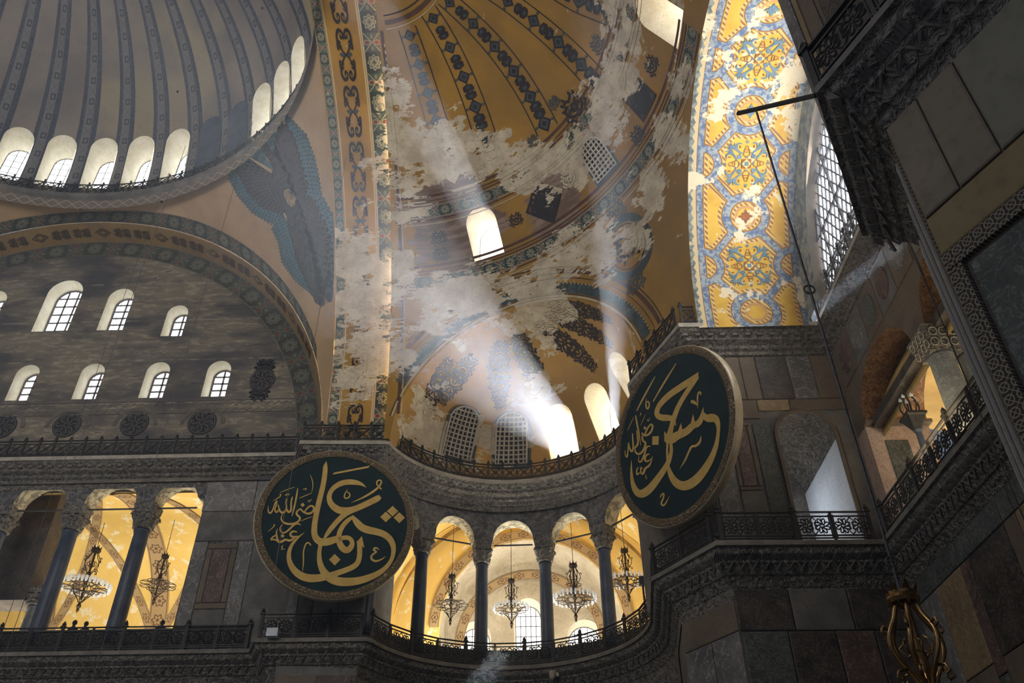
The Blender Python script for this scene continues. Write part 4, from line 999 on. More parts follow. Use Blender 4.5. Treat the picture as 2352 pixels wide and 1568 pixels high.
# double columns and beams
def twin(y, lab):
    root = empty('double_column', (XW+.45, y, ZL), label=lab, cat='column', group='double columns of the west gallery')
    for k, dx in enumerate((0, .97)):
        mb = MB(); mb.box((dx, 0, .1), (.95, .95, .2)); mb.lathe([(.46, .2), (.48, .28), (.43, .36)], 20, (dx, 0, 0)); mb.build('base', MT['stone_grey'], root)
        mb = MB(); mb.lathe([(.42, .34), (.42, 1.5), (.39, 3.58), (.42, 3.60), (.42, 3.72)], 22, (dx, 0, 0)); mb.build('shaft', MT['column'], root, smooth=True)
    mb = MB(); z0, z1 = 3.7, 4.55
    V = [(-.42, -.42, z0), (1.39, -.42, z0), (1.39, .42, z0), (-.42, .42, z0), (-.62, -.66, z1), (1.6, -.66, z1), (1.6, .66, z1), (-.62, .66, z1)]
    mb.add(V, [(0, 1, 5, 4), (1, 2, 6, 5), (2, 3, 7, 6), (3, 0, 4, 7), (4, 5, 6, 7), (3, 2, 1, 0)]); mb.build('carved_capital', MT['stone_carve'], root)
    # relief rings
    mb = MB()
    for f in (0, 1):
        for r_ in range(2):
            for c in range(6 if f == 0 else 4):
                z = z0+.25+.34*r_; k = (z-z0)/(z1-z0); 
                if f == 0: cc = (-.30+.315*c, -.44-.24*k-.01, z); P = [(cc[0]+.13*cos(t), cc[1]-.0-.04*sin(t), cc[2]+.13*sin(t)) for t in np.linspace(0, 2*pi, 9)[:-1]]
                else: cc = (-.44-.20*k-.01, -.38+.25*c, z); P = [(cc[0]-.04*sin(t), cc[1]+.11*cos(t), cc[2]+.13*sin(t)) for t in np.linspace(0, 2*pi, 9)[:-1]]
                mb.tube(P, .016, 4, closed=True)
    mb.build('ring_relief', MT['lip'], root)
    return root
twin(21.8, 'pair of grey marble columns under one carved capital'); twin(16.1, 'second pair of grey columns, mostly behind the near pier'); 
for y0, y1, l in ((27.3, 22.4, 'dark wooden tie beam from the pink jamb to the grey double columns'), (21.2, 16.7, 'dark wooden tie beam beyond the grey double columns')):
    mb = MB(); mb.box((XW+.45, (y0+y1)/2, 18.3), (.42, abs(y1-y0), .34)); mb.build('tie_beam', MT['stone_verd'], label=l, cat='beam', group='tie beams in the west gallery')
# west gallery interior
wg = struct('wall_west_gallery', 'ochre painted vault of the west gallery')
mb = MB(); grid(mb, lambda y, a: (XW+4.9-2.8*cos(rad(a))*1.6+.2, y, 17.8+4.4*sin(rad(a))), np.linspace(8, 34, 14), np.linspace(0, 180, 24)); mb.build('vault_shell', MT['gold_gal'], wg, smooth=True)
mb = MB(); mb.box((XW+9.8, 20, 16), (.2, 30, 8)); mb.build('far_wall', MT['gold_gal'], wg)
mb = MB(); mb.box((XW+5, 20, ZL-.2), (10, 30, .3)); mb.build('gallery_floor', MT['stone_grey'], wg)
# lower west wall slabs
Tw2 = lambda x, z, d: (13.2-d, 28.3-x, z)
backing(low, [(13.25, 28.4), (13.3, 11.3)], 0, 12.6)
R = []; x = .1; cols = [('stone_grey', 1.6), ('stone_tan', 1.9), ('stone_red', .6), ('stone_verd', 2.4), ('stone_brown', .7), ('stone_tan', 2.0), ('stone_grey', 1.5), ('stone_tan', 2), ('stone_verd', 2)]
x = .1
for i, (m, w_) in enumerate(cols):
    R.append((x, 11.6, x+w_, 12.4, 'stone_green')); R.append((x, 8.3+(i % 2)*.4, x+w_, 11.6, m)); R.append((x, 7.4, x+w_, 8.3+(i % 2)*.4, ['stone_green', 'stone_brown'][i % 2])); R.append((x, 4.6, x+w_, 7.4, cols[(i+3) % 9][0])); R.append((x, 2.0, x+w_, 4.6, cols[(i+5) % 9][0])); x += w_
slabs(low, Tw2, R)
# ---- near north-west pier ----
nwp = struct('wall_near_pier', 'huge near pier clad in grey green marble sheets with carved bands')
NW = [(13.0, 12.2), (7.86, 12.1), (5.95, 8.75), (8.5, 3.1), (11, -1)]
backing(nwp, NW, 0, ZL-1.3, 'stone_brown')
UPN = [(13, 12.4), (6.62, 11.62), (7.5, 7.2), (9.5, 2)]
backing(nwp, UPN, ZL, ZU, 'stone_brown')
Tn, Ln = wall_T(UPN[1], UPN[2]); slabs(nwp, Tn, [(0.02, 14, .42, 23, 'stone_grey'), (.44, 14, .62, 23, 'stone_tan'), (.66, 14, 1.1, 23, 'stone_brown'), (1.2, 14, 3.4, 23, 'stone_verd')])
MT['greenish'] = stone('grey_olive_marble', (.085, .08, .062), (.13, .118, .09), .6, .6, .2)
Tn, Ln = wall_T(NW[2], NW[3])
# ---- near pier facing ----
def key_mat():
    n = NT('pierced_key_pattern_band', .8, 0, .2); u, v = n.uv(); o = n.obj(); a = (u*5.5).fr()-.5; b = (v*5.5).fr()-.5; r = length(a, b); d = 1-n.sm(.05, .1, (r-.36).abs()); d = d.mx(1-n.sm(.05, .1, ((a.abs()-b.abs()).abs())))
    n.col(n.mix(d, (.05, .043, .035), (.26, .22, .165))); n.bump(d, .8, .04); return n.m
MT['key'] = key_mat(); MT['grey_strip'] = stone('smooth_grey_strip', (.34, .34, .34), (.40, .40, .40), 2, .6, .1)
MT['nw_green'] = stone('olive_grey_marble', (.165, .158, .12), (.21, .195, .14), .5, .65, .2); MT['nw_brown'] = stone('brown_grey_marble', (.18, .15, .11), (.225, .185, .13), .5, .65, .2); MT['nw_tan'] = stone('ochre_brown_marble', (.235, .17, .08), (.28, .205, .105), .6, .65, .2)
slabs(nwp, Tn, [(0, 12.5, 6, 13.25, 'nw_tan'), (0.0, 10.42, .66, 12.48, 'nw_brown'), (.66, 10.42, 1.38, 12.48, 'nw_brown'), (1.38, 10.42, 2.6, 12.48, 'nw_green'), (2.6, 10.42, 3.6, 12.48, 'nw_brown'), (0.0, 9.66, 6, 10.4, 'nw_tan'), (.30, 5.6, 1.75, 9.3, 'stone_green'), (2.15, 5.6, 3.6, 9.3, 'stone_green'), (0, 3.6, 3.6, 5.2, 'nw_brown')], .05, .015)
def band(root, T, x0, z0, x1, z1, m, d=.09, nm='carved_band'):
    mb = MB(); P = [(x0, z0), (x1, z0), (x1, z1), (x0, z1)]; mb.add([T(x, z, d) for x, z in P]+[T(x, z, 0) for x, z in P], [(0, 1, 2, 3)]+[(k, (k+1) % 4, 4+(k+1) % 4, 4+k) for k in range(4)], P*2); mb.build(nm, MT[m], root)
band(nwp, Tn, 0.02, 9.36, 6, 9.64, 'key'); band(nwp, Tn, .02, 3, .26, 9.34, 'key'); band(nwp, Tn, 1.8, 3, 2.1, 9.34, 'key')
Ta, La = wall_T(NW[1], NW[2])
for a, b, m, d in ((0.1, .7, 'key', .02), (.75, 1.15, 'grey_strip', .05), (1.2, 1.9, 'key', .02), (1.95, 2.2, 'grey_strip', .05), (2.25, 3.0, 'key', .02), (3.05, 3.25, 'grey_strip', .05), (3.3, 3.7, 'key', .02)): band(nwp, Ta, a, 1, b, 12.3, m, d)
# ---------------- galleries behind the columns ----------------
gal = struct('wall_south_gallery', 'glowing ochre vaults and painted ribs of the south gallery')
def rib_mat():
    n = NT('ochre_vault_painted_rib', .75, 0, .2); u, v = n.uv(); p = u; q = (v*.9).fr()*2-1; r = length(p*.9, q); th = atan2x(q, p)
    c = n.mix(n.noise(2, 3, .6), (.42, .31, .17), (.36, .25, .13)); d = 1-n.sm(.06, .12, (r-(.48+(th*6).cos()*.10)).abs()); d = d.mx(1-n.sm(.10, .16, r-.05)); d = d.mx(1-n.sm(.03, .06, (p.abs()-.86).abs()))
    n.col(n.mix(d*.85, c, (.11, .05, .03))); return n.m
MT['rib'] = rib_mat()
def worn_gold():
    n = NT('patchy_ochre_vault', .75, 0, .2); a = n.noise(.45, 5, .6); b = n.noise(1.2, 6, .66, off=(3, 1, 5)); c = n.mix(n.sm(.35, .65, a), (.80, .58, .20), (.72, .50, .15)); c = n.mix(n.sm(.56, .61, b), c, (.80, .72, .52)); n.col(c); return n.m
MT['gal'] = worn_gold()
# straight gallery: barrel along X with ribs
g1 = lambda x, a, r=6.4, cy=43.6, cz=18.2: (x, cy-r*cos(rad(a)), cz+r*.86*sin(rad(a)))
mb = MB(); grid(mb, g1, np.linspace(-46, -9.6, 20), np.linspace(47, 180, 30)); mb.build('vault_shell', MT['gal'], gal, smooth=True)
mb = MB(); mb.add([(-46, 50.0, ZL), (-9.6, 50.0, ZL), (-9.6, 50.0, 18.7), (-46, 50.0, 18.7)], [(0, 1, 2, 3)]); mb.add([(-9.6, 39.2, ZL), (-9.6, 50.0, ZL), (-9.6, 50.0, 24), (-9.6, 39.2, 24)], [(0, 1, 2, 3)]); mb.build('rear_wall', MT['gal'], gal)
mb = MB(); mb.box((-28, 44.4, ZL-.2), (40, 11.5, .3)); mb.box((-1, 46.5, ZL-.2), (18, 9, .3)); mb.build('gallery_floor', MT['stone_grey'], gal)
def ribstrip(P0, nrm_w, nm='painted_rib', w_=.5, mat='rib', parent=None):
    """strip of width w_ (vector nrm_w) along 3D points"""
    mb = MB(); V = []; uv = []; L = 0
    for i, p in enumerate(P0):
        p = np.array(p); 
        if i: L += np.linalg.norm(p-pv)
        pv = p; V += [p-nrm_w*w_, p+nrm_w*w_]; uv += [(-1, L), (1, L)]
    mb.add(V, [(2*i, 2*i+1, 2*i+3, 2*i+2) for i in range(len(P0)-1)], uv); mb.build(nm, MT[mat], parent or gal)
for x in (-36.5, -29.5, -22.6, -15.9):
    ribstrip([g1(x, a, 6.34) for a in np.linspace(48, 178, 40)], np.array([1., 0, 0]), w_=.55)
def diag(xa, xb, d=0):
    ribstrip([g1(xa+(xb-xa)*t, 48+128*t, 6.32) for t in np.linspace(0, 1, 40)], np.array([.8, 0, 0]), w_=.34)
for xa in (-36.5, -29.5, -22.6): diag(xa+.4, xa+6.6); diag(xa+6.6, xa+.4)
diag(-15.6, -10.2)
# arches on the rear wall with daylight windows
for i, x in enumerate((-33, -26, -19.2, -13)):
    P = [(x-2.6*cos(t), 49.9, 15.4+2.6*sin(t)) for t in np.linspace(0, pi, 24)]
    mb = MB(); V = []; 
    for k, p in enumerate(P): t = pi*k/23; V += [p, (x-2.0*cos(t), 49.82, 15.4+2.0*sin(t))]
    mb.add(V, [(2*k, 2*k+1, 2*k+3, 2*k+2) for k in range(23)], [((-1, 1)[j % 2], (j//2)*.3) for j in range(len(V))]); mb.build('painted_rib', MT['rib'], gal)
    wd = empty('window_%d' % (61+i), kind='structure'); mb = MB(); A = arch(2.4, 3.0, 10); mb.add([(x+a, 49.9, 14.3+b) for a, b in A], [tuple(range(len(A)))]); mb.build('pane', MT['win'], wd)
    mb = MB()
    for k in range(1, 5): mb.beam((x-1.2, 49.8, 14.3+k*.55), (x+1.2, 49.8, 14.3+k*.55), .06, .06, (0, 1, 0))
    for k in (-.4, .4): mb.beam((x+k, 49.8, 14.3), (x+k, 49.8, 17.1), .06, .06, (0, 1, 0))
    mb.build('window_frame', MT['bars'], wd)
# dark pier seen through the second arch from the left, with its own pale column
dp = struct('wall_gallery_pier', 'dark inner gallery pier behind the left columns')
mb = MB(); mb.box((-26.9, 41.6, 20.5), (2.6, 1.6, 6.6)); mb.build('pier_block', MT['stone_verd'], dp)
column(-25.2, 41.4, ZL, 17.0, 18.0, .42, 0, 'pale grey inner column behind the leftmost dark gallery columns', 'inner gallery columns', shaft='column', capw=.95)
# exedra gallery: big dome-like barrel, then a lunette with three windows
g2 = struct('wall_exedra_gallery', 'sunlit ochre vault and white lunette with three blazing windows')
def ann(az, k):
    d = np.array([sin(rad(az)), cos(rad(az))]); ro = min((47.2-EO[1])/max(d[1], .05), 9.3/max(abs(d[0]), .05), 16); r = 7.85+(ro-7.85)*k; p = EO+d*r; m = min(1, (r-7.85)/3.2)
    zc_ = 22.2+2.7*sin(m*pi/2); x = min(1, abs(p[0]-.1)/8.6); return (p[0], p[1], min(zc_, 17.4+7.6*sqrt(max(0, 1-x*x))+.25*(1-m)*8))
mb = MB(); grid(mb, ann, np.linspace(-78, 98, 70), np.linspace(0, 1, 12)); mb.build('vault_shell', MT['gal'], g2, smooth=True)
R1, Z1 = 5.2, 17.6
half = lambda r, z, n=30: [(.1-r*cos(t), z+r*sin(t)) for t in np.linspace(0, pi, n)]
mb = MB(); fill(mb, [(-10.2, ZL), (-10.2, 26), (9.2, 26), (9.2, ZL), (.1+R1, ZL)]+half(R1, Z1)[::-1]+[(.1-R1, ZL)], [], 1.2, lambda x, z: (x, 47.2, z)); mb.build('front_wall', MT['gal'], g2)
mb = MB(); grid(mb, lambda y, a: (.1-R1*cos(rad(a)), y, Z1+R1*sin(rad(a))), [47.2, 50.6], np.linspace(-30, 210, 40)); mb.build('inner_vault', MT['plain_plaster'], g2, smooth=True)
W3 = [(-3.35, 14.6, 2.0, 4.5), (-.1, 14.6, 1.75, 5.9), (3.3, 14.6, 2.2, 4.5)]
mb = MB(); fill(mb, [(.1-R1, ZL), (.1-R1, Z1)]+half(R1, Z1)[1:-1]+[(.1+R1, Z1), (.1+R1, ZL)], [[(x+a, z+b) for a, b in arch(w_, h_, 12)] for x, z, w_, h_ in W3], 1.0, lambda x, z: (x, 50.6, z)); mb.build('lunette_wall', MT['plain_plaster'], g2)
for i, (x, z, w_, h_) in enumerate(W3):
    root = empty('window_%d' % (66+i), kind='structure'); window(root, '', [(x+a, 50.6, z+b) for a, b in arch(w_, h_, 12)], ((x, 51.3, z), (1, 0, 0), (0, 0, 1), w_*.9, h_*.95), 9, 5, MT['win_sun'], .05, pane_parts=False)
for r, y in ((R1+.35, 47.1), (4.35, 50.5)):
    mb = MB(); V = []; uv = []
    for k in range(41): t = pi*k/40; V += [(.1-(r-.28)*cos(t), y, Z1+(r-.28)*sin(t)), (.1-(r+.28)*cos(t), y, Z1+(r+.28)*sin(t))]; uv += [(-1, t*r), (1, t*r)]
    mb.add(V, [(2*k, 2*k+1, 2*k+3, 2*k+2) for k in range(40)], uv); mb.build('painted_rib', MT['rib'], g2)
for s_ in (-1, 1):
    ribstrip([tuple(np.array(ann(s_*(62-22*k), k))-np.array([0, .03, .06])) for k in np.linspace(0, 1, 30)], np.array([.9, .3, 0]), w_=.38, parent=g2)
ribstrip([(.1-7.9*cos(t), 46.9, 17.4+7.3*sin(t)) for t in np.linspace(.05, pi-.05, 40)], np.array([.0, .25, .45]), w_=.5, parent=g2)
mb = MB(); mb.add([(-9.5, 38.4, ZL), (-9.5, 47.2, ZL), (-9.5, 47.2, 26), (-9.5, 38.4, 22)], [(0, 1, 2, 3)]); mb.add([(8.4, 36, ZL), (8.4, 47.2, ZL), (8.4, 47.2, 26), (8.4, 36, 25)], [(0, 1, 2, 3)]); mb.build('side_wall', MT['gal'], g2)
# unseen slabs added over the galleries to keep the sun out
rf = struct('gallery_sun_blocker', 'plain unseen slab added over the galleries to block the sun')
mb = MB(); mb.box((-28, 45.5, 24.4), (40, 13.5, .3)); mb.box((-1, 48.6, 25.9), (18, 5, .3)); mb.box((18.5, 20, 24.2), (11.5, 34, .3)); mb.build('blocker_slab', MT['stone_dark'], rf)
# added area lights, unseen, brightening the gallery vaults and the passage
for nm, loc, tg, sx, sy, pw, c in (('gallery_fill', (-22, 42.5, ZL+.4), (-22, 45, 24), 16, 2, 1600, (1,.90,.70)), ('gallery_fill', (-1, 44, ZL+.4), (-1, 45, 25), 9, 2, 1500, (1, .93, .78)), ('gallery_fill', (17, 22, ZL+.4), (18, 22, 24), 3, 12, 500, WARM), ('passage_fill', (10.0, 31.5, 16.5), (12.1, 31, 16.5), 2.5, 2.0, 45, DAY)): area(nm, loc, tg, sx, sy, pw, c)
area('west_window_daylight', (XB1-.15, BVY, BVZ+3.0), (0, BVY, BVZ+4.5), 9, 5, 1300, DAYW)
# ---------------- roundels ----------------
def hit_disc(px, py, c, nrm):
    d = pixdir(px, py); o = np.array([0, 0, CAMZ]); return o+d*((c-o)@nrm)/(d@nrm)
MT['board'] = stone('dark_green_board', (.008, .020, .024), (.012, .028, .030), 2, .75, .1, .15); MT['gilt'] = stone('gilded_lettering', (.50, .32, .085), (.58, .39, .12), 3, .6, .15, .2)
def gframe_mat():
    n = NT('gilded_relief_frame', .5, .2, .5); v = n.voro(7); w_ = n.noise(9, 2, .5); h = (v*20).sin()*.5+w_; n.col(n.mix(n.sm(.2, 1., h), (.075, .055, .035), (.33, .24, .12))); n.bump(h, .9, .05); return n.m
MT['gframe'] = gframe_mat(); MT['rim'] = stone('pale_frame_edge', (.40, .33, .22), (.50, .43, .31), 2, .4, .1, .5)
def roundel(c, az, ti, R, label, strokes, polys, crop):
    c = np.array(c); nrm = np.array([sin(az)*cos(ti), -cos(az)*cos(ti), -sin(ti)]); h = np.array([cos(az), sin(az), 0]); v = np.cross(h, nrm); v = v if v[2] > 0 else -v
    root = empty('calligraphy_roundel', c-v*R, label=label, cat='roundel', group='calligraphy roundels'); off = c-v*R
    P = lambda x, y, z: c+h*x+v*y+nrm*z-off
    n = 96; ring = lambda r, z: [P(r*cos(2*pi*k/n), r*sin(2*pi*k/n), z) for k in range(n)]
    mb = MB(); mb.add(ring(R-.2, 0), [tuple(range(n))]); mb.build('board', MT['board'], root)
    mb = MB(); rs_ = [ring(R-.34, -.01), ring(R-.32, .06), ring(R-.22, .09), ring(R-.08, .08), ring(R-.02, .04)]; V = sum(rs_, []); mb.add(V, [(j*n+k, j*n+(k+1) % n, (j+1)*n+(k+1) % n, (j+1)*n+k) for j in range(4) for k in range(n)]); mb.build('relief_frame', MT['gframe'], root)
    mb = MB(); rs_ = [ring(R-.02, .05), ring(R, .04), ring(R+.02, -.1), ring(R, -.30), ring(R-.3, -.32)]; V = sum(rs_, []); mb.add(V, [(j*n+k, j*n+(k+1) % n, (j+1)*n+(k+1) % n, (j+1)*n+k) for j in range(4) for k in range(n)]+[tuple(4*n+k for k in range(n))[::-1]]); mb.build('rim', MT['rim'], root, smooth=True)
    sx, sy, sc = crop
    def T(x, y, z): return hit_disc(sx+x/sc, sy+y/sc, c+nrm*(.015+z), nrm)-off
    for i, S in enumerate(strokes):
        mb = MB(); ribbon(mb, [(p[0], p[1]) for p in S], [p[2] for p in S], T, .002*(i % 7), smooth=3); mb.build('letter_stroke', MT['gilt'], root)
    for Q in polys: mb = MB(); mb.add([T(x, y, .012) for x, y in Q], [tuple(range(len(Q)))]); mb.build('letter_dot', MT['gilt'], root)
    return root
def dia(x, y, a, b=None): b = b or a; return [(x-a, y), (x, y-b), (x+a, y), (x, y+b)]
S1 = [[(783, 128, 3), (772, 175, 46), (768, 250, 50), (752, 360, 50), (724, 470, 52), (697, 580, 54), (674, 690, 54), (660, 790, 56), (662, 870, 62), (700, 925, 72), (760, 938, 74), (820, 925, 74), (880, 905, 66), (930, 890, 50)],
 [(1182, 390, 2), (1140, 355, 30), (1070, 335, 52), (990, 332, 54), (910, 352, 52), (842, 400, 44), (808, 465, 46), (814, 530, 56), (850, 580, 66), (910, 618, 72), (980, 625, 72), (1050, 610, 62), (1130, 578, 58), (1220, 535, 60), (1295, 498, 62), (1322, 478, 40)],
 [(1040, 612, 60), (975, 650, 52), (915, 700, 50), (865, 755, 50), (820, 810, 48), (785, 860, 38), (755, 905, 12)],
 [(1045, 680, 30), (1085, 735, 66), (1130, 785, 74), (1190, 812, 74), (1260, 825, 70), (1340, 845, 66), (1405, 885, 64), (1445, 945, 58), (1458, 1020, 44), (1438, 1110, 38), (1385, 1185, 42), (1310, 1245, 54), (1200, 1295, 66), (1090, 1325, 76), (980, 1335, 84), (880, 1325, 88), (800, 1285, 86), (745, 1220, 70), (715, 1140, 54), (708, 1050, 42), (722, 965, 40)],
 [(1060, 675, 24), (1000, 712, 44), (950, 765, 46), (915, 830, 48), (903, 895, 54), (915, 950, 62), (945, 1000, 66), (990, 1022, 62), (1032, 985, 54), (1045, 935, 44), (1015, 892, 44), (960, 888, 44), (905, 905, 40)],
 [(1112, 920, 52), (1116, 990, 50), (1116, 1070, 50), (1098, 1145, 52), (1040, 1190, 54), (960, 1220, 54), (880, 1248, 56), (790, 1280, 66), (700, 1295, 76), (600, 1298, 80), (510, 1265, 76), (440, 1195, 62), (405, 1110, 48), (408, 1030, 40), (435, 960, 30), (490, 895, 22), (562, 838, 3)],
 [(1333, 405, 18), (1292, 368, 14), (1282, 335, 14), (1308, 311, 14), (1337, 322, 15), (1325, 360, 18), (1288, 402, 22), (1220, 450, 22), (1130, 500, 16), (1030, 540, 2)],
 [(995, 402, 3), (965, 455, 12), (960, 490, 15), (990, 500, 15), (1019, 475, 15), (1014, 445, 13), (985, 430, 8)],
 [(1312, 1010, 6), (1275, 985, 18), (1248, 1012, 20), (1292, 1030, 18), (1240, 1058, 18), (1226, 1100, 22), (1270, 1130, 22), (1330, 1110, 14), (1376, 1078, 3)],
 [(627, 968, 14), (604, 935, 15), (576, 950, 15), (564, 985, 13), (550, 1040, 14), (555, 1130, 15), (544, 1224, 5)],
 [(200, 570, 3), (198, 625, 14), (218, 652, 17), (246, 618, 14), (268, 545, 12), (290, 512, 14), (282, 570, 12), (262, 610, 14), (285, 645, 18), (312, 600, 12)], [(300, 560, 10), (318, 632, 20), (355, 645, 24), (385, 600, 18), (378, 540, 16), (388, 500, 18)], [(385, 600, 12), (400, 640, 24), (432, 620, 20), (428, 540, 16), (438, 498, 16), (446, 478, 5)],
 [(496, 395, 8), (488, 450, 17), (474, 530, 17), (455, 610, 17), (438, 675, 6)], [(318, 437, 5), (390, 410, 9), (466, 384, 5)], [(512, 496, 5), (570, 470, 9), (636, 445, 5)], [(368, 460, 8), (382, 470, 10), (388, 445, 8), (398, 470, 9), (412, 450, 8)],
 [(620, 262, 4), (642, 310, 9), (650, 375, 9), (634, 440, 4)], [(545, 410, 5), (570, 395, 7), (590, 405, 8), (565, 412, 6)], [(598, 512, 6), (610, 540, 9), (620, 512, 7), (636, 512, 8)],
 [(520, 600, 14), (555, 638, 18), (610, 655, 22), (655, 625, 20), (660, 582, 20), (625, 567, 18), (585, 600, 16), (560, 640, 12)], [(530, 598, 12), (486, 625, 18), (482, 660, 20), (520, 685, 20), (515, 718, 20), (470, 748, 20), (400, 757, 20), (345, 735, 18), (325, 695, 13), (348, 645, 4)], [(530, 722, 5), (580, 700, 8), (642, 680, 5)],
 [(525, 762, 10), (490, 745, 18), (450, 765, 20), (405, 815, 18), (355, 848, 16), (318, 825, 13), (320, 780, 10), (350, 750, 4)], [(492, 835, 8), (450, 822, 20), (418, 850, 22), (430, 880, 22), (470, 882, 18), (515, 872, 5)], [(470, 885, 14), (420, 925, 24), (370, 905, 22), (340, 930, 24), (300, 935, 24), (288, 890, 20), (280, 835, 14), (295, 800, 4)], [(300, 925, 16), (258, 905, 16), (222, 915, 16), (245, 880, 14), (285, 865, 12)],
 [(195, 832, 2), (235, 800, 8), (265, 770, 11), (262, 752, 7), (254, 768, 6)], [(245, 522, 2), (295, 497, 9), (330, 470, 11), (322, 450, 8), (315, 464, 6)], [(352, 966, 5), (330, 982, 9), (348, 992, 8), (328, 1008, 10), (372, 1004, 3)]]
P1 = [dia(1445, 625, 57, 53), dia(1377, 683, 57, 53), dia(1512, 690, 57, 55), dia(866, 1110, 58, 58), dia(545, 562, 22), dia(345, 872, 22, 20), [(1137, 873), (1163, 992), (1138, 975), (1086, 935)], [(843, 260), (862, 238), (1218, 170), (1203, 192)]]
k_ = .955
roundel((-9.163*k_, 36.558*k_, CAMZ+17.529*k_), .283, .037, 3.75*k_, 'left green roundel with gold calligraphy and three diamond dots', S1, P1, (570, 1030, 4.355))
S2_ = [[(724, 292, 44), (650, 345, 52), (570, 395, 52), (490, 450, 50), (425, 512, 44), (388, 570, 36), (388, 620, 46), (430, 640, 52), (490, 638, 50), (535, 655, 36)], [(722, 310, 22), (665, 380, 38), (605, 470, 38), (555, 560, 38), (527, 640, 42), (502, 730, 36), (488, 800, 60)],
 [(460, 815, 36), (500, 822, 76), (550, 785, 66), (600, 765, 62), (640, 745, 56), (680, 700, 52), (725, 690, 50), (755, 640, 40), (768, 552, 2)], [(765, 605, 30), (795, 645, 58), (835, 638, 72), (872, 645, 58), (892, 700, 32), (890, 770, 26), (876, 860, 36), (842, 955, 48), (792, 1045, 60), (725, 1135, 72), (650, 1190, 78), (585, 1198, 74), (532, 1160, 60), (498, 1100, 42), (478, 1030, 22)],
 [(502, 850, 26), (508, 910, 28), (488, 990, 38), (450, 1060, 46), (400, 1130, 52), (345, 1205, 62), (285, 1258, 68), (235, 1262, 62), (196, 1205, 40), (178, 1110, 22), (179, 985, 4)], [(474, 845, 18), (470, 930, 16), (478, 1040, 20)],
 [(546, 193, 6), (450, 345, 17), (356, 507, 8)], [(373, 300, 6), (290, 450, 17), (222, 582, 8)], [(302, 478, 3), (296, 540, 13), (310, 572, 13), (328, 540, 13), (320, 500, 11), (300, 515, 8)], [(748, 452, 10), (742, 424, 14), (724, 436, 12), (719, 490, 14), (722, 562, 3)], [(665, 505, 20), (690, 508, 32), (718, 535, 6)],
 [(750, 786, 3), (742, 838, 22), (705, 872, 20), (672, 868, 18), (645, 925, 16), (615, 995, 14), (573, 1056, 2)], [(414, 1292, 8), (428, 1262, 14), (448, 1256, 12), (440, 1300, 12), (418, 1345, 16), (448, 1362, 14), (493, 1276, 3)],
 [(213, 618, 8), (222, 670, 15), (240, 760, 14), (256, 866, 4)], [(125, 900, 3), (130, 950, 10), (145, 966, 12), (152, 900, 10), (156, 830, 10), (160, 880, 12), (180, 922, 16), (196, 890, 14), (190, 810, 12), (188, 765, 8)], [(196, 890, 10), (212, 880, 16), (236, 850, 16), (228, 780, 12), (222, 740, 6)], [(262, 762, 12), (290, 790, 16), (335, 765, 17), (356, 715, 16), (345, 684, 14), (315, 715, 13), (288, 775, 12)], [(266, 785, 12), (272, 830, 16), (300, 840, 16), (282, 900, 16), (245, 942, 18), (208, 920, 14), (210, 870, 5)],
 [(335, 872, 8), (305, 870, 14), (288, 930, 14), (262, 1000, 14), (236, 1000, 10), (240, 950, 4)], [(328, 935, 8), (300, 940, 16), (285, 985, 18), (315, 1000, 14), (357, 955, 3)], [(350, 975, 6), (325, 1035, 18), (290, 1050, 18), (278, 1098, 18), (255, 1095, 14), (256, 1040, 10)], [(245, 1088, 12), (222, 1110, 13), (222, 1060, 10), (238, 1045, 8)], [(196, 636, 3), (172, 690, 6), (148, 742, 3)], [(294, 612, 3), (275, 655, 6), (254, 702, 3)], [(250, 600, 8), (262, 605, 6), (248, 622, 5)], [(308, 652, 5), (318, 670, 7), (328, 640, 5)], [(300, 1105, 5), (292, 1120, 7), (308, 1130, 6), (298, 1142, 5)]]
P2 = [[(350, 790), (404, 788), (401, 860), (349, 860)], [(447, 745), (488, 800), (470, 850), (448, 828)], [(586, 678), (600, 770), (556, 760)], [(684, 606), (702, 690), (664, 690)], [(540, 640), (546, 706), (505, 672)], [(728, 262), (728, 330), (680, 300)], dia(290, 722, 13, 16), dia(262, 1052, 10, 13)]
roundel((5.907*k_, 29.314*k_, CAMZ+17.635*k_), -1.024, .042, 3.75*k_, 'right green roundel with gold calligraphy and one square dot, seen obliquely', S2_, P2, (1400, 780, 3.564))
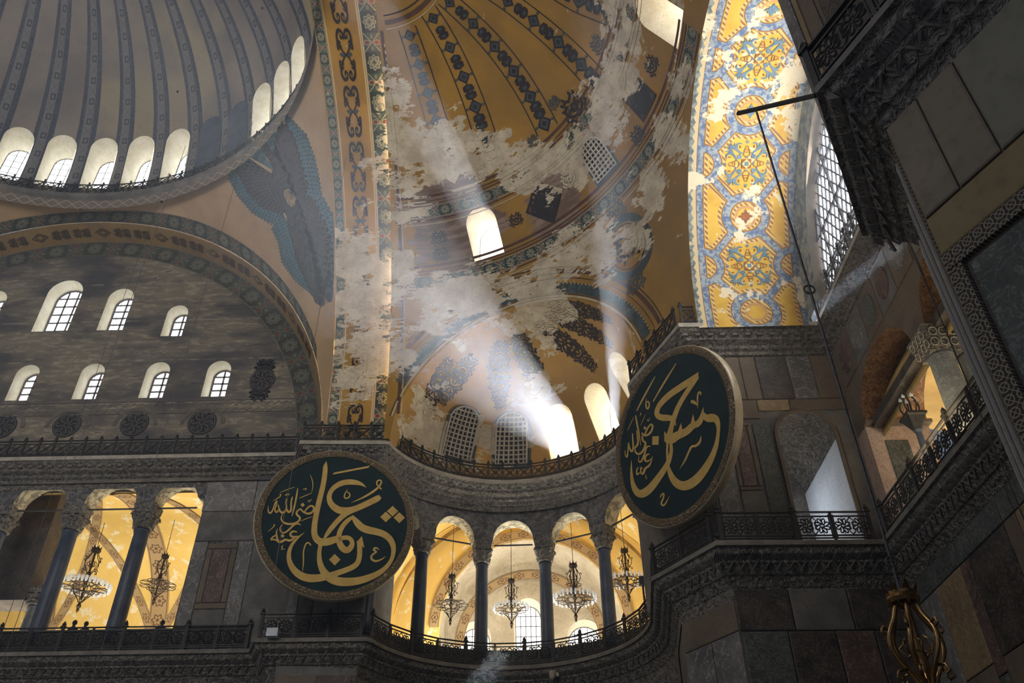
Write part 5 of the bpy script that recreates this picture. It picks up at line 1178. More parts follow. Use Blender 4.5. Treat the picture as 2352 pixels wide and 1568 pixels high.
# ---------------- chandeliers ----------------
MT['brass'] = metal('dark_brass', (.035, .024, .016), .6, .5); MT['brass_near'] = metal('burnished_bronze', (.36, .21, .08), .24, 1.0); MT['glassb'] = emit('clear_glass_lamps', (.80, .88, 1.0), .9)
def glass_mat():
    n = NT('glass_oil_cups', .08, 0, .6); n.b.inputs['Base Color'].default_value = (.75, .8, .88, 1); n.b.inputs['Alpha'].default_value = .55; return n.m
MT['cup'] = glass_mat()
def chandelier_meshes(mat, near=False):
    n = 8 if near else 5
    cr = MB(); cr.lathe([(.08, -.06), (.10, -.02), (.20, .0), (.22, .05), (.19, .10), (.2, .14)], 28)
    for k in range(8): a = 2*pi*k/8; cr.add([(.2*cos(a-.25), .2*sin(a-.25), .13), (.2*cos(a+.25), .2*sin(a+.25), .13), (.25*cos(a), .25*sin(a), .27)], [(0, 1, 2)]); cr.add([(.2*cos(a-.25), .2*sin(a-.25), .13), (.2*cos(a+.25), .2*sin(a+.25), .13), (.25*cos(a), .25*sin(a), .27)], [(2, 1, 0)])
    cg = MB()
    prof = [(.13, -.03), (.17, -.10), (.20, -.20), (.30, -.36), (.34, -.50), (.31, -.66), (.20, -.84), (.10, -1.0), (.07, -1.15)]
    for k in range(6):
        a = pi/3*k; cg.tube(chaikin([(r*cos(a+.5*(z+.5)), r*sin(a+.5*(z+.5)), z) for r, z in prof], 1 if near else 0), .018 if not near else .034, n)
        cg.tube([(.30*cos(a), .30*sin(a), -.34), (.37*cos(a), .37*sin(a), -.30), (.40*cos(a), .40*sin(a), -.36), (.36*cos(a), .36*sin(a), -.40)], .02, n)
        cg.tube([(.20*cos(a), .20*sin(a), -.84), (.32*cos(a), .32*sin(a), -.86), (.36*cos(a), .36*sin(a), -.94), (.30*cos(a), .30*sin(a), -.97), (.27*cos(a), .27*sin(a), -.92)], .02, n)
        cg.tube([(.12*cos(a), .12*sin(a), -.45), (.22*cos(a+.4), .22*sin(a+.4), -.55), (.14*cos(a+.5), .14*sin(a+.5), -.68), (.06*cos(a), .06*sin(a), -.62)], .016, n)
    st = MB(); st.lathe([(.05, -.1), (.05, -.9), (.08, -1.0), (.12, -1.2), (.07, -1.3), (.07, -1.5), (.13, -1.6), (.05, -1.7), (.05, -2.2)], 8)
    rg = MB(); R = 1.0; z = -1.62
    for k in range(8):
        a = pi/4*k; c, s = cos(a), sin(a)
        P = [(.36*cos(a-.5), .36*sin(a-.5), z-.05), (.8*cos(a-.42), .8*sin(a-.42), z+.02), (R*cos(a-.2), R*sin(a-.2), z), (R*1.02*cos(a+.2), R*1.02*sin(a+.2), z), (.8*cos(a+.42), .8*sin(a+.42), z+.02), (.36*cos(a+.5), .36*sin(a+.5), z-.05)]
        rg.tube(chaikin(P, 1), .022, 4); rg.tube(chaikin([(.08*c, .08*s, z+.30), (.3*c, .3*s, z+.26), (.6*c, .6*s, z+.06), (R*c, R*s, z+.02)], 1), .02, 4)
        rg.tube(chaikin([(.50*c, .50*s, z), (.46*c, .46*s, z-.22), (.22*c, .22*s, z-.48), (.06*c, .06*s, z-.72)], 1), .018, 4)
    for r, zz in ((.36, z-.05), (.62, z), (.36, z-.34)): rg.tube([(r*cos(t), r*sin(t), zz) for t in np.linspace(0, 2*pi, 25)[:-1]], .02, 4, closed=True)
    dr = MB(); dr.lathe([(.02, -2.3), (.09, -2.46), (.10, -2.52), (.05, -2.6), (.07, -2.68), (.01, -2.78)], 8)
    cp = MB(); cp.lathe([(.028, -.09), (.045, -.03), (.05, .06), (.04, .10)], 6)
    return [('crown', cr.mesh('crown', mat)), ('cage', cg.mesh('cage', mat, near)), ('stem', st.mesh('stem', mat)), ('lamp_ring', rg.mesh('lamp_ring', mat)), ('drop', dr.mesh('drop', mat))], cp.mesh('glass_cup', MT['cup']), rg
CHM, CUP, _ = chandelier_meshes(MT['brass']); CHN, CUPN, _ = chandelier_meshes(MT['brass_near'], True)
BULB = MB(); BULB.lathe([(.008, 0), (.018, .03), (.002, .06)], 5); BULBm = BULB.mesh('bulb', MT['glassb'])
def chandelier(x, y, zr, label, cups, ztop, near=False, s=1.0, zc=-1.62):
    root = empty('chandelier', (x, y, zr-zc*s), label=label, cat='chandelier', group=None if near else 'chandeliers hanging in the gallery arches')
    for nm, me in (CHN if near else CHM): inst(nm, me, root, Matrix.Scale(s, 4))
    if cups:
        for k in range(cups):
            a = 2*pi*k/cups; R = 1.06 if k % 2 else 1.0; M_ = Matrix.Translation((R*s*cos(a), R*s*sin(a), zc*s+.02))
            c = inst('glass_cup', CUP, root, M_ @ Matrix.Scale(1.35*s, 4)); inst('bulb', BULBm, c)
    mb = MB(); mb.tube([(0, 0, .1*s), (0, 0, ztop-(zr-zc*s))], .018 if not near else .022, 5); mb.build('suspension_rod', MT['rope'], root)
    return root
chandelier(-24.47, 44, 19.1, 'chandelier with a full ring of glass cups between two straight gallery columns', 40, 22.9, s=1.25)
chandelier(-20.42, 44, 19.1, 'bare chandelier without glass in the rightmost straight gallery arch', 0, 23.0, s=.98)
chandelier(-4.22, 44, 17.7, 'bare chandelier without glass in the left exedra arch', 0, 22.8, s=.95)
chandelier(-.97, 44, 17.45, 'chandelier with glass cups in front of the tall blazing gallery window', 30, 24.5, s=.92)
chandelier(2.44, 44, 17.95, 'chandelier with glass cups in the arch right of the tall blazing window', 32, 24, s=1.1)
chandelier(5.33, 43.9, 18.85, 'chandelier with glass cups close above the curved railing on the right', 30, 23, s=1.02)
cd = chandelier(4.957, 10.976, 5.02+0.02, 'large bronze chandelier finial hanging near at the lower right corner', 0, 16.0, True, 1.0, zc=-.50)
# ---------------- cables, poles, small things ----------------
def cable(pts, label, r=.02, nm='cable', grp='hanging cables'): mb = MB(); mb.tube(pts, r, 5); return mb.build(nm, MT['rope'], label=label, cat='cable', group=grp)
def on_vert(px, py, x, y):
    e = pixdir(px, py); return e[2]*(np.array([x, y])@e[:2]/(e[:2]@e[:2]))+CAMZ
pole = empty('iron_pole', (5.35, 9.3, 14.2), label='black iron pole jutting out from the near railing to hold a cable', cat='pole')
mb = MB(); mb.tube([(0, 0, 0), (-.70, 1.80, 1.9)], .05, 8); mb.build('shaft', MT['iron'], pole)
mb = MB(); mb.lathe([(.03, -.04), (.07, 0), (.03, .05)], 8, (-.70, 1.80, 1.9)); mb.build('knob', MT['iron'], pole)
def ringobj(c, r, label, nm='pulley_ring', axis=0):
    mb = MB(); mb.tube([(c[0]+r*cos(t), c[1], c[2]+r*sin(t)) for t in np.linspace(0, 2*pi, 13)[:-1]], .018, 5, closed=True); mb.build(nm, MT['rope'], label=label, cat='ring', group='pulley rings on cables')
ringobj((4.95, 10.976, 11.05), .09, 'small iron ring halfway up the near chandelier cable'); ringobj((4.95, 10.976, 6.12), .07, 'small iron ring just above the near chandelier finial')
cable([(8.2, 12.9, 13.0), (8.2, 12.9, 1.0)], 'long dark cable hanging from the near cornice past the orange marble panel', .016)
mb = MB(); mb.tube([(8.2, 12.9, 13.0), (7.55, 11.9, 13.3)], .03, 6); mb.build('white_rod', MT['lip'], label='short pale rod sticking out under the near cornice', cat='rod')
for i, (px, py, X_, Y_, z1, lab) in enumerate(((60, 1300, -21.5, 33.5, 41, 'thin cable hanging from the dome across the leftmost gallery columns'), (190, 1000, -17.6, 31.5, 41, 'thin cable hanging from the dome past the second lower tympanum window'), (460, 700, -14.2, 29.5, 40.5, 'thin cable hanging from the dome beside the fourth tympanum window'), (650, 1200, -7.6, 29.6, 40.5, 'thin cable hanging in front of the left roundel'))):
    e = pixdir(px, py); X2 = Y_*e[0]/e[1]; cable([(X2, Y_, z1), (X2, Y_, 6.5)], lab, .013)
box = MB(); box.box((-11.3, 36.5, 13.88), (.5, .25, .35)); box.build('junction_box', MT['passage'], label='small pale metal box on the railing below the left roundel', cat='box')
camb = empty('security_camera', (1.0, 40.9, 13.2), label='small white security camera on the lower exedra cornice', cat='camera')
mb = MB(); mb.lathe([(.05, -.28), (.13, -.2), (.15, -.05), (.15, .12)], 12); mb.build('dome_housing', MT['lip'], camb); mb = MB(); mb.box((.22, .1, .05), (.2, .12, .3)); mb.build('bracket', MT['lip'], camb)
fl = empty('floodlight', (5.35, 38.2, 16.4), label='small black floodlight on a pole beside the right end exedra columns', cat='lamp')
mb = MB(); mb.tube([(0, 0, -2.4), (0, 0, 0)], .05, 6); mb.build('pole', MT['iron'], fl); mb = MB(); mb.box((0, -.1, .15), (.34, .26, .4)); mb.build('lamp_head', MT['iron'], fl)
# lamp post standing in the west gallery behind the railing
lpost = empty('gallery_lamp_post', (XW+.1, 24.0, ZL), label='black candelabrum lamp post behind the receding railing', cat='lamp')
mb = MB(); mb.lathe([(.22, 0), (.24, .1), (.13, .25), (.12, 1.5), (.10, 2.2), (.16, 2.3)], 12); mb.build('post', MT['column_veiled'], lpost)
mb = MB(); mb.lathe([(.14, 2.3), (.30, 2.75), (.34, 2.8), (.34, 2.88)], 12, sq=[0, .8, 1, 1]); mb.build('capital', MT['iron'], lpost)
mb = MB()
for k in range(5):
    a = 2*pi*k/5; mb.tube(chaikin([(.05*cos(a), .05*sin(a), 2.9), (.26*cos(a), .26*sin(a), 3.0), (.33*cos(a), .33*sin(a), 3.3), (.22*cos(a), .22*sin(a), 3.5)], 1), .03, 5)
mb.tube([(0, 0, 2.9), (.04, 0, 3.4), (-.02, 0, 3.8)], .035, 5); mb.build('lamp_arms', MT['iron'], lpost)
mb = MB()
for k in range(5): a = 2*pi*k/5; mb.lathe([(.03, 0), (.07, .06), (.02, .16)], 6, (.22*cos(a), .22*sin(a), 3.5))
mb.build('glass_cup', MT['cup'], lpost)
# people leaning on the straight gallery railing (heads only show)

def person(x, y, rz, shirt, hair, label, h_=1.0, raise_=False):
    root = empty('person', (x, y, ZL-.05), rz, label=label, cat='person', group='visitors looking over the gallery parapet')
    V = [(0, 0, .98), (0, .0, 1.2), (0, -.01, 1.42), (0, -.015, 1.53), (0, -.03, 1.62), (0, -.03, 1.73), (.10, 0, .93), (.11, .0, .5), (.12, .03, .1), (.12, -.12, .05), (-.10, 0, .93), (-.11, 0, .5), (-.12, .03, .1), (-.12, -.12, .05),
         (.19, 0, 1.42), (.24, .02, 1.15), (.16, -.22, 1.12), (-.19, 0, 1.42), (-.24, .02, 1.15), (-.16, -.22, 1.12)]
    E = [(0, 1), (1, 2), (2, 3), (3, 4), (4, 5), (0, 6), (6, 7), (7, 8), (8, 9), (0, 10), (10, 11), (11, 12), (12, 13), (2, 14), (14, 15), (15, 16), (2, 17), (17, 18), (18, 19)]
    R = [.15, .14, .15, .06, .085, .095, .1, .07, .045, .045, .1, .07, .045, .045, .06, .045, .035, .06, .045, .035]
    me = bpy.data.meshes.new('body'); me.from_pydata([tuple(c*h_ for c in v) for v in V], E, []); o = inst('body', me, root); o.modifiers.new('skin', 'SKIN'); 
    for i, sv in enumerate(me.skin_vertices[0].data): sv.radius = (R[i], R[i]*.8); sv.use_root = i == 0
    sb = o.modifiers.new('sub', 'SUBSURF'); sb.levels = 2; sb.render_levels = 2; me.materials.append(MT[shirt])
    mb = MB(); mb.lathe([(.0, .125), (.06, .11), (.10, .06), (.112, 0), (.10, -.07)], 10, (0, .0, 1.70)); mb.v = [tuple(c*h_ for c in v) for v in mb.v]; mb.build('hair', MT[hair], root, smooth=True)
MT['cloth_dark'] = stone('dark_clothing', (.03, .03, .04), (.05, .05, .06), 5, .9, .1); MT['hair'] = stone('dark_hair', (.015, .012, .01), (.03, .022, .018), 9, .8, .2)
person(-21.62, 39.0, .1, 'cloth_dark', 'hair', 'dark haired person standing behind the parapet under the ringed chandelier, the left one', 1.0); person(-21.05, 39.0, -.2, 'cloth_dark', 'hair', 'slightly shorter dark haired person standing right beside the other under the ringed chandelier', .96); person(-17.4, 39.0, 0, 'cloth_dark', 'hair', 'person behind the parapet under the bare chandelier', .96)
# ---------------- painted decoration as thin strokes on the real surfaces ----------------
CAMP = np.array([0, 0, CAMZ])
def lift(S, d):
    def f(u, v):
        p = S(u, v); e = .08; n = np.cross(S(u+e, v)-p, S(u, v+e)-p); L = np.linalg.norm(n)
        if L < 1e-9: return p
        n /= L
        if n@(CAMP-p) < 0: n = -n
        return p+n*d
    return f
def local(S, u0, v0, rot=0, d=.03, lift_=True):
    """metres (x to the east-west sense of u, y along v) around a point of a surface"""
    p = S(u0, v0); e = .2; su = 1/(np.linalg.norm(S(u0+e, v0)-p)/e); sv = 1/(np.linalg.norm(S(u0, v0+e)-p)/e); c, s = cos(rot), sin(rot); Sl = lift(S, d)
    return lambda x, y, z: Sl(u0+(c*x-s*y)*su, v0+(s*x+c*y)*sv)
def strip(root, S, pts, w_, mat, nm, d=.025, vper=1.0, closed=False):
    """band of width w_ following parameter points on a surface, uv across/along"""
    Sl = lift(S, d); P = [Sl(*p) for p in pts]; N = len(P); V = []; uv = []; L = 0
    for i in range(N):
        t = P[min(i+1, N-1)]-P[max(i-1, 0)]; t /= np.linalg.norm(t)+1e-9; p = S(*pts[i]); e = .08
        n = np.cross(S(pts[i][0]+e, pts[i][1])-p, S(pts[i][0], pts[i][1]+e)-p); n /= np.linalg.norm(n)+1e-9
        if n@(CAMP-p) < 0: n = -n
        b = np.cross(n, t)
        if i: L += np.linalg.norm(P[i]-P[i-1])
        for k in (-1, -.33, .33, 1): V.append(P[i]+b*w_/2*k); uv.append((k, L/vper))
    mb = MB(); mb.add(V, [(4*i+j, 4*i+4+j, 4*i+5+j, 4*i+1+j) for i in range(N-1) for j in range(3)], uv); return mb.build(nm, mat, root)
# lyre scrolls on the great arch
LY = [([(0, 0), (.25, .10), (.62, .33)], [.05, .07, .10]), ([(.62, .33), (.80, .55), (.74, .80), (.45, .93), (.14, .86), (.10, .68), (.30, .60), (.42, .70), (.34, .78)], [.12, .18, .16, .13, .11, .10, .10, .09, .05]), ([(.60, .30), (.78, .20), (.86, .30), (.80, .55)], [.03, .10, .12, .10]), ([(.62, .36), (.42, .34), (.36, .26)], [.10, .06, .02]), ([(.72, .52), (.50, .48), (.40, .42)], [.12, .08, .02])]
mbs = MB(); mbq = MB()
per = 2.92
for k in range(12):
    v0 = .9+k*per
    for s_ in (-1, 1):
        for up_ in (-1, 1):
            T = lambda x, y, z, s_=s_, up_=up_: lift(S_great, .03)(-8.86+s_*x*.46, deg((v0+up_*y*1.38)/GAR)) if abs(s_) else None
            for P, W in LY: ribbon(mbs, P, [w_*1.15 for w_ in W], T, 0, smooth=1)
        T = lambda x, y, z, s_=s_: lift(S_great, .028)(-8.86+s_*x*.46, deg((v0+y*1.38)/GAR))
        mbq.add([T(x, y, 0) for x, y in ((.05, 0), (.5, .10), (.72, .02), (.5, -.06), (.3, -.12))], [(0, 1, 2, 3, 4)])
        mbq.add([T(x, y, 0) for x, y in ((0, .52), (.16, .68), (0, .86), (-.16, .68))], [(0, 1, 2, 3)])
mbs.build('painted_scroll', MT['ink'], ceil_great, kind='stuff'); mbq.build('painted_leaf', MT['ink_blue'], ceil_great, kind='stuff')
# semidome bands
for e_, w_ in ((30.25, .62), (43.2, .60)):
    strip(ceil_semi, S_semi, [(a, e_) for a in np.linspace(0.2, 92, 90)], w_, MT['border'], 'painted_border', vper=.62)
    for de in (-1.45, 1.45, 2.0): strip(ceil_semi, S_semi, [(a, e_+de) for a in np.linspace(0.2, 92, 90)], .07, MT['line'], 'painted_line')
    strip(ceil_semi, S_semi, [(a, e_+2.9) for a in np.linspace(1.5, 92, 90)], .14, MT['line'], 'painted_line'); strip(ceil_semi, S_semi, [(a, e_-2.2) for a in np.linspace(.5, 92, 90)], .05, MT['cream'], 'painted_line')
strip(ceil_semi, S_semi, [(1.9, e) for e in np.linspace(5, 74, 60)], .05, MT['cream'], 'painted_line'); strip(ceil_semi, S_semi, [(1.3, e) for e in np.linspace(5, 76, 60)], .16, MT['line'], 'painted_line')
strip(ceil_semi, S_semi, [(a, 77.3) for a in np.linspace(5, 120, 50)], .22, MT['line'], 'painted_ring'); strip(ceil_semi, S_semi, [(a, 76.2) for a in np.linspace(5, 120, 50)], .05, MT['cream'], 'painted_line'); strip(ceil_semi, S_semi, [(a, 78.5) for a in np.linspace(5, 120, 50)], .06, MT['ink'], 'painted_line')
RIBS = [([(20.2, 75.5), (18.6, 69), (17.7, 60.4), (18.0, 47.5)], 'rib'), ([(41, 76), (35, 63.6), (30.5, 49)], 'rib'), ([(56.5, 75.5), (54.3, 63.4), (49.5, 47.2)], 'rib'), ([(75.5, 72), (71.5, 60), (68.6, 45)], 'rib'), ([(94, 70), (83.5, 57), (85.5, 46)], 'rib')]
def leafpoly(mb, T, x, y, L, w_, a, z=0):
    P = [(0, 0), (.25, .5), (.6, .42), (.8, .18), (1, 0), (.8, -.18), (.6, -.42), (.25, -.5)]; c, s = cos(a), sin(a); q = [T(x+(p[0]*L*c-p[1]*w_*s), y+(p[0]*L*s+p[1]*w_*c), z) for p in P]
    mb.add(q, [tuple(range(8))])
for pts, k in RIBS:
    Q = chaikin(pts, 3); P = resample([tuple(q) for q in Q], .8, False)
    for off in (-.62, .62):
        pp = []
        for i, (a, e) in enumerate(P):
            a2, e2 = P[min(i+1, len(P)-1)]; a1, e1 = P[max(i-1, 0)]; ca = cos(rad(e)); t = np.array([(a2-a1)*ca, e2-e1]); t /= np.linalg.norm(t); n = np.array([-t[1], t[0]])*off/SDR*57.3*(.75+.35*i/len(P)); pp.append((a+n[0]/ca, e+n[1]))
        strip(ceil_semi, S_semi, pp, .055, MT['ink'], 'painted_line')
    # motifs
    d3 = [S_semi(*p) for p in P]; L = np.cumsum([0]+[np.linalg.norm(b-a) for a, b in zip(d3[:-1], d3[1:])]); tot = L[-1]; n = int(tot/.74); mbd = MB(); mbl = MB()
    for j in range(n):
        s_ = (j+.5)*tot/n; a = np.interp(s_, L, [p[0] for p in P]); e = np.interp(s_, L, [p[1] for p in P]); a2 = np.interp(s_+.2, L, [p[0] for p in P]); e2 = np.interp(s_+.2, L, [p[1] for p in P])
        an = atan2(e2-e, (a2-a)*cos(rad(e))); T = local(S_semi, a, e, an, .03); sc = .8+.35*j/n
        if j % 2 == 0:
            for r, z, m in ((.40, 0, mbd), (.27, .004, mbl), (.15, .008, mbd)): T2 = local(S_semi, a, e, an, .03+z); m.add([T2(x*r*sc, y*r*sc, 0) for x, y in ((-1, 0), (0, -1), (1, 0), (0, 1))], [(0, 1, 2, 3)])
            for sx in (-1, 1):
                leafpoly(mbl, T, 0, sx*.40*sc, .2, .14, sx*1.4)
        else:
            for sx in (-1, 1):
                hp = [(0, 0), (.10, .30), (.34, .34), (.42, .16), (.40, 0), (.42, -.16), (.34, -.34), (.10, -.30)]
                mbd.add([T(sx*(.42-x)*sc, y*sc, 0) for x, y in hp], [tuple(range(8))])
                T2 = local(S_semi, a, e, an, .036); mbl.add([T2(sx*(.32-x*.4)*sc, y*.35*sc, 0) for x, y in hp], [tuple(range(8))])
    mbd.build('painted_diamond_chain', MT['ink'], ceil_semi, kind='stuff'); mbl.build('painted_diamond_filling', MT['ink_blue'], ceil_semi, kind='stuff')
# foliage clusters
def foliage(mb, T, w_, h_, rnd, dens=1.0):
    """symmetrical acanthus scrolls filling a w x h patch"""
    n = max(1, int(h_/ (w_*.8)))
    for j in range(n):
        y0 = -h_/2+h_*(j+.5)/n; s = w_/2
        for sx in (-1, 1):
            for (P, W) in (([(0, -.6), (.35, -.45), (.75, -.15), (.8, .25), (.5, .45), (.25, .25), (.4, .05), (.55, .15)], .10), ([(0, .55), (.3, .75), (.6, .62), (.55, .4)], .09), ([(.05, -.3), (.25, -.05), (.12, .2), (0, .35)], .10), ([(.6, -.5), (.9, -.45), (1.0, -.15)], .08)):
                ribbon(mb, [(sx*x*s, y0+y*s) for x, y in P], W*s*2*dens, T, 0, smooth=1)
            for (x, y, a) in ((.78, .3, .6), (.85, -.2, -.3), (.5, -.62, -1.0), (.3, .8, 1.0), (.62, .62, .9), (.35, .02, .2)): leafpoly(mb, T, sx*x*s, y0+y*s, .30*s, .22*s, a if sx > 0 else pi-a)
def cluster(root, S, u, v, w_, h_, rot=0, mat='ink', nm='painted_foliage', dens=1.0, d=.03): mb = MB(); foliage(mb, local(S, u, v, rot, d), w_, h_, 0, dens); return mb.build(nm, MT[mat], root, kind='stuff')
EXR_ = [[(-64, 52), (-57, 34), (-53, 24)], [(-45.5, 60), (-48, 46), (-49, 34)], [(-20, 72), (-13, 56), (-8, 40)], [(7, 77), (17, 60), (26, 44)], [(55, 76), (62, 58), (64, 42)], [(84, 74), (87, 56), (88, 40)], [(104, 72), (106, 56), (107, 40)]]
for pts in EXR_:
    P = resample([tuple(q) for q in chaikin(pts, 2)], 1.0, False); d3 = [S_exedra(*p) for p in P]; L = np.cumsum([0]+[np.linalg.norm(b-a) for a, b in zip(d3[:-1], d3[1:])]); tot = L[-1]; n = max(2, int(tot/.55)); mb = MB()
    for j in range(n):
        s_ = (j+.5)*tot/n; f = lambda q: (np.interp(q, L, [p[0] for p in P]), np.interp(q, L, [p[1] for p in P])); a, e = f(s_); p0 = S_exedra(*f(max(0, s_-.2))); p1 = S_exedra(*f(min(tot, s_+.2))); a0, e0 = f(max(0, s_-.2)); a1, e1 = f(min(tot, s_+.2))
        ku = np.linalg.norm(S_exedra(a+.5, e)-S_exedra(a, e))/.5; kv = np.linalg.norm(S_exedra(a, e+.5)-S_exedra(a, e))/.5; an = atan2((e1-e0)*kv, (a1-a0)*ku); T = local(S_exedra, a, e, an-pi/2, .03); wdt = .62+.55*sin(pi*min(1, (j+1)/n))
        foliage(mb, T if j % 2 else (lambda x, y, z, T=T: T(x, -y, z+.002)), wdt*1.15, .95, 0, .85)
    mb.build('painted_foliage_rib', MT['ink'], ceil_ex, kind='stuff')
# dark scalloped band round the mouth of the exedra, painted on the semidome
def off_arch(d):
    out = []; E_ = [exedra_arch(t) for t in np.linspace(0, 178, 90)]
    for i, p in enumerate(E_):
        t = E_[min(i+1, 89)]-E_[max(i-1, 0)]; t /= np.linalg.norm(t); n = (p-SDC)/np.linalg.norm(p-SDC); b = np.cross(n, t); q = p+b*d; q2 = p-b*d
        c = E_[45]-np.array([0, 0, 5]); q = q if np.linalg.norm(q-c) > np.linalg.norm(q2-c) else q2; out.append(inv_semi(q))
    return [o for o in out if o[1] > 4]
def scallop_mat():
    n = NT('dark_scalloped_band', .8, 0, .2); u, v = n.uv(); a = n.noise(4, 3, .6); sc = ((v*2).fr()-.5).abs(); c = n.mix(n.sm(.35, .65, a), (.03, .045, .045), (.07, .10, .095)); c = n.mix((u*.8+sc).gt(.98), c, (.42, .25, .08)); m, e = wearmask(n, base=-.2); n.col(n.mix(m, c, plaster_col(n))); return n.m
MT['scallop'] = scallop_mat()
strip(ceil_semi, S_semi, [o for o in off_arch(.58) if o[0] > .8], .55, MT['scallop'], 'scalloped_band', vper=.45); strip(ceil_semi, S_semi, off_arch(.14), .10, MT['cream'], 'painted_line'); strip(ceil_semi, S_semi, off_arch(.25), .05, MT['line'], 'painted_line')
for d_, w_, m in ((1.1, .05, 'line'), (1.45, .22, 'line'), (1.7, .05, 'ink')): strip(ceil_semi, S_semi, [o for o in off_arch(d_) if o[0] > 2.2 and o[1] > 5], w_, MT[m], 'painted_line')
# medallion, lozenge, panel, tulips on the semidome
def ringpaint(root, T, r0, r1, mat, nm, z=0, n=48, sy=1.0):
    mb = MB(); V = []
    for k in range(n+1): t = 2*pi*k/n; V += [T(r0*cos(t), r0*sin(t)*sy, z), T(r1*cos(t), r1*sin(t)*sy, z)]
    mb.add(V, [(2*k, 2*k+1, 2*k+3, 2*k+2) for k in range(n)]); mb.build(nm, MT[mat], root)
T = local(S_semi, 52.6, 21.2, 0, .03); ringpaint(ceil_semi, T, 1.22, 1.62, 'ink_blue', 'medallion_ring'); ringpaint(ceil_semi, T, 1.08, 1.14, 'ink', 'medallion_ring'); mb = MB(); foliage(mb, T, 1.7, 1.9, 0, .9); mb.build('painted_foliage', MT['ink'], ceil_semi, kind='stuff')
for e_, w_ in ((27.4, 1.2), (14.8, 1.2)): cluster(ceil_semi, S_semi, 53.6 if e_ > 20 else 51.5, e_, w_, .9, mat='ink_blue')
for u, v, w_, h_, m in ((26.4, 47.4, .8, 1.1, 'ink_blue'), (44.1, 47.4, .7, .8, 'ink_blue'), (59.5, 46.2, 1.5, 2.1, 'ink'), (56, 49.5, .7, 1.0, 'ink_blue'), (76.5, 47.5, .9, 1.3, 'ink_blue'), (11, 36.5, .9, 1.8, 'ink'), (47.5, 38.0, 1.0, 1.3, 'ink'), (31, 37, .8, 1.2, 'ink'), (73, 41, .8, 1.0, 'ink'), (67, 33.5, .9, 1.2, 'ink'), (80.5, 36.6, .9, 1.2, 'ink')): cluster(ceil_semi, S_semi, u, v, w_, h_, mat=m)
def lozenge(u, v, a, b, sq=False):
    P = [(-a, 0), (0, -b), (a, 0), (0, b)] if not sq else [(-a, -b), (a, -b), (a, b), (-a, b)]
    for k, m in ((1, 'ink'), (.88, 'line'), (.80, 'ink_blue')):
        T = local(S_semi, u, v, 0, .03+(1-k)*.03); mb = MB(); mb.add([T(x*k, y*k, 0) for x, y in resample(P, .4)], [tuple(range(len(resample(P, .4))))]); mb.build('painted_panel', MT[m], ceil_semi)
    T = local(S_semi, u, v, 0, .045); mb = MB(); foliage(mb, T, a*1.1, b*1.1, 0, .8); mb.build('painted_foliage', MT['cream_dim'], ceil_semi, kind='stuff')
MT['cream_dim'] = paint('faded_cream_scroll_paint', (.20, .17, .11))
lozenge(39.4, 37.4, 1.25, 1.25); lozenge(73.2, 36.8, .75, .85, True)
# surround of the two drum windows
# ---- tympanum medallions ----
ST = lambda x, z: np.array([x, YT-.02, z])
MT['soot'] = stone('soot_black_ornament', (.022, .022, .026), (.04, .04, .045), 3, .85, .1); MT['soot_pale'] = stone('pale_soot_line', (.15, .135, .115), (.11, .10, .09), 3, .85, .1)
MT['soot_brown'] = stone('sooty_brown_scroll_paint', (.06, .045, .03), (.09, .07, .05), 3, .85, .1)
def tymp_rosette(x, z, r, leaves=False, arch_=True):
    T = lambda a, b, c: (x+a, YT-.02-c, z+b); n = 28; mb = MB(); mb.add([T(r*cos(2*pi*k/n), r*sin(2*pi*k/n), .01) for k in range(n)], [tuple(range(n))]); mb.build('painted_disc', MT['soot'], wall_south)
    mb = MB()
    for k in range(8):
        a = 2*pi*k/8; P = [(.30, 0), (.5, .12), (.75, .02), (.80, -.16), (.66, -.2), (.62, -.08)]; ribbon(mb, [((p[0]*cos(a)-p[1]*sin(a))*r, (p[0]*sin(a)+p[1]*cos(a))*r) for p in P], .06*r, lambda a_, b_, c: T(a_, b_, .03), 0, smooth=1)
    for q in (.2, .9): ribbon(mb, [(q*r*cos(t), q*r*sin(t)) for t in np.linspace(0, 2*pi, 24)], .05*r, lambda a_, b_, c: T(a_, b_, .03), 0, smooth=0)
    mb.build('painted_rosette_lines', MT['soot_pale'], wall_south, kind='stuff')
    if arch_:
        for q, w_ in ((1.35, .10), (1.5, .16)):
            mb = MB(); ribbon(mb, [(q*r*cos(t), q*r*sin(t)*.95-.1) for t in np.linspace(.0, pi, 24)], w_*r, lambda a_, b_, c: T(a_, b_, .01), 0, smooth=0); mb.build('painted_arch_line', MT['soot_pale'], wall_south)
    if leaves:
        for s_ in (-1, 1):
            mb = MB(); foliage(mb, lambda a_, b_, c: T(a_, s_*(r*1.35)+s_*b_*.9, .02), r*1.5, r*.8, 0, 1.2)
            mb.add([T(a_, b_*s_, .015) for a_, b_ in ((-r*.9, r*.7), (-r*.3, r*1.15), (0, r*1.75), (r*.3, r*1.15), (r*.9, r*.7), (0, r*1.0))], [tuple(range(6))]); mb.build('painted_foliage', MT['soot'], wall_south, kind='stuff')
for x in (-28.5, -24.95, -21.25, -17.55): tymp_rosette(x, 25.85, .78)
tymp_rosette(-14.75, 28.6, .72, True, False)
mb = MB()
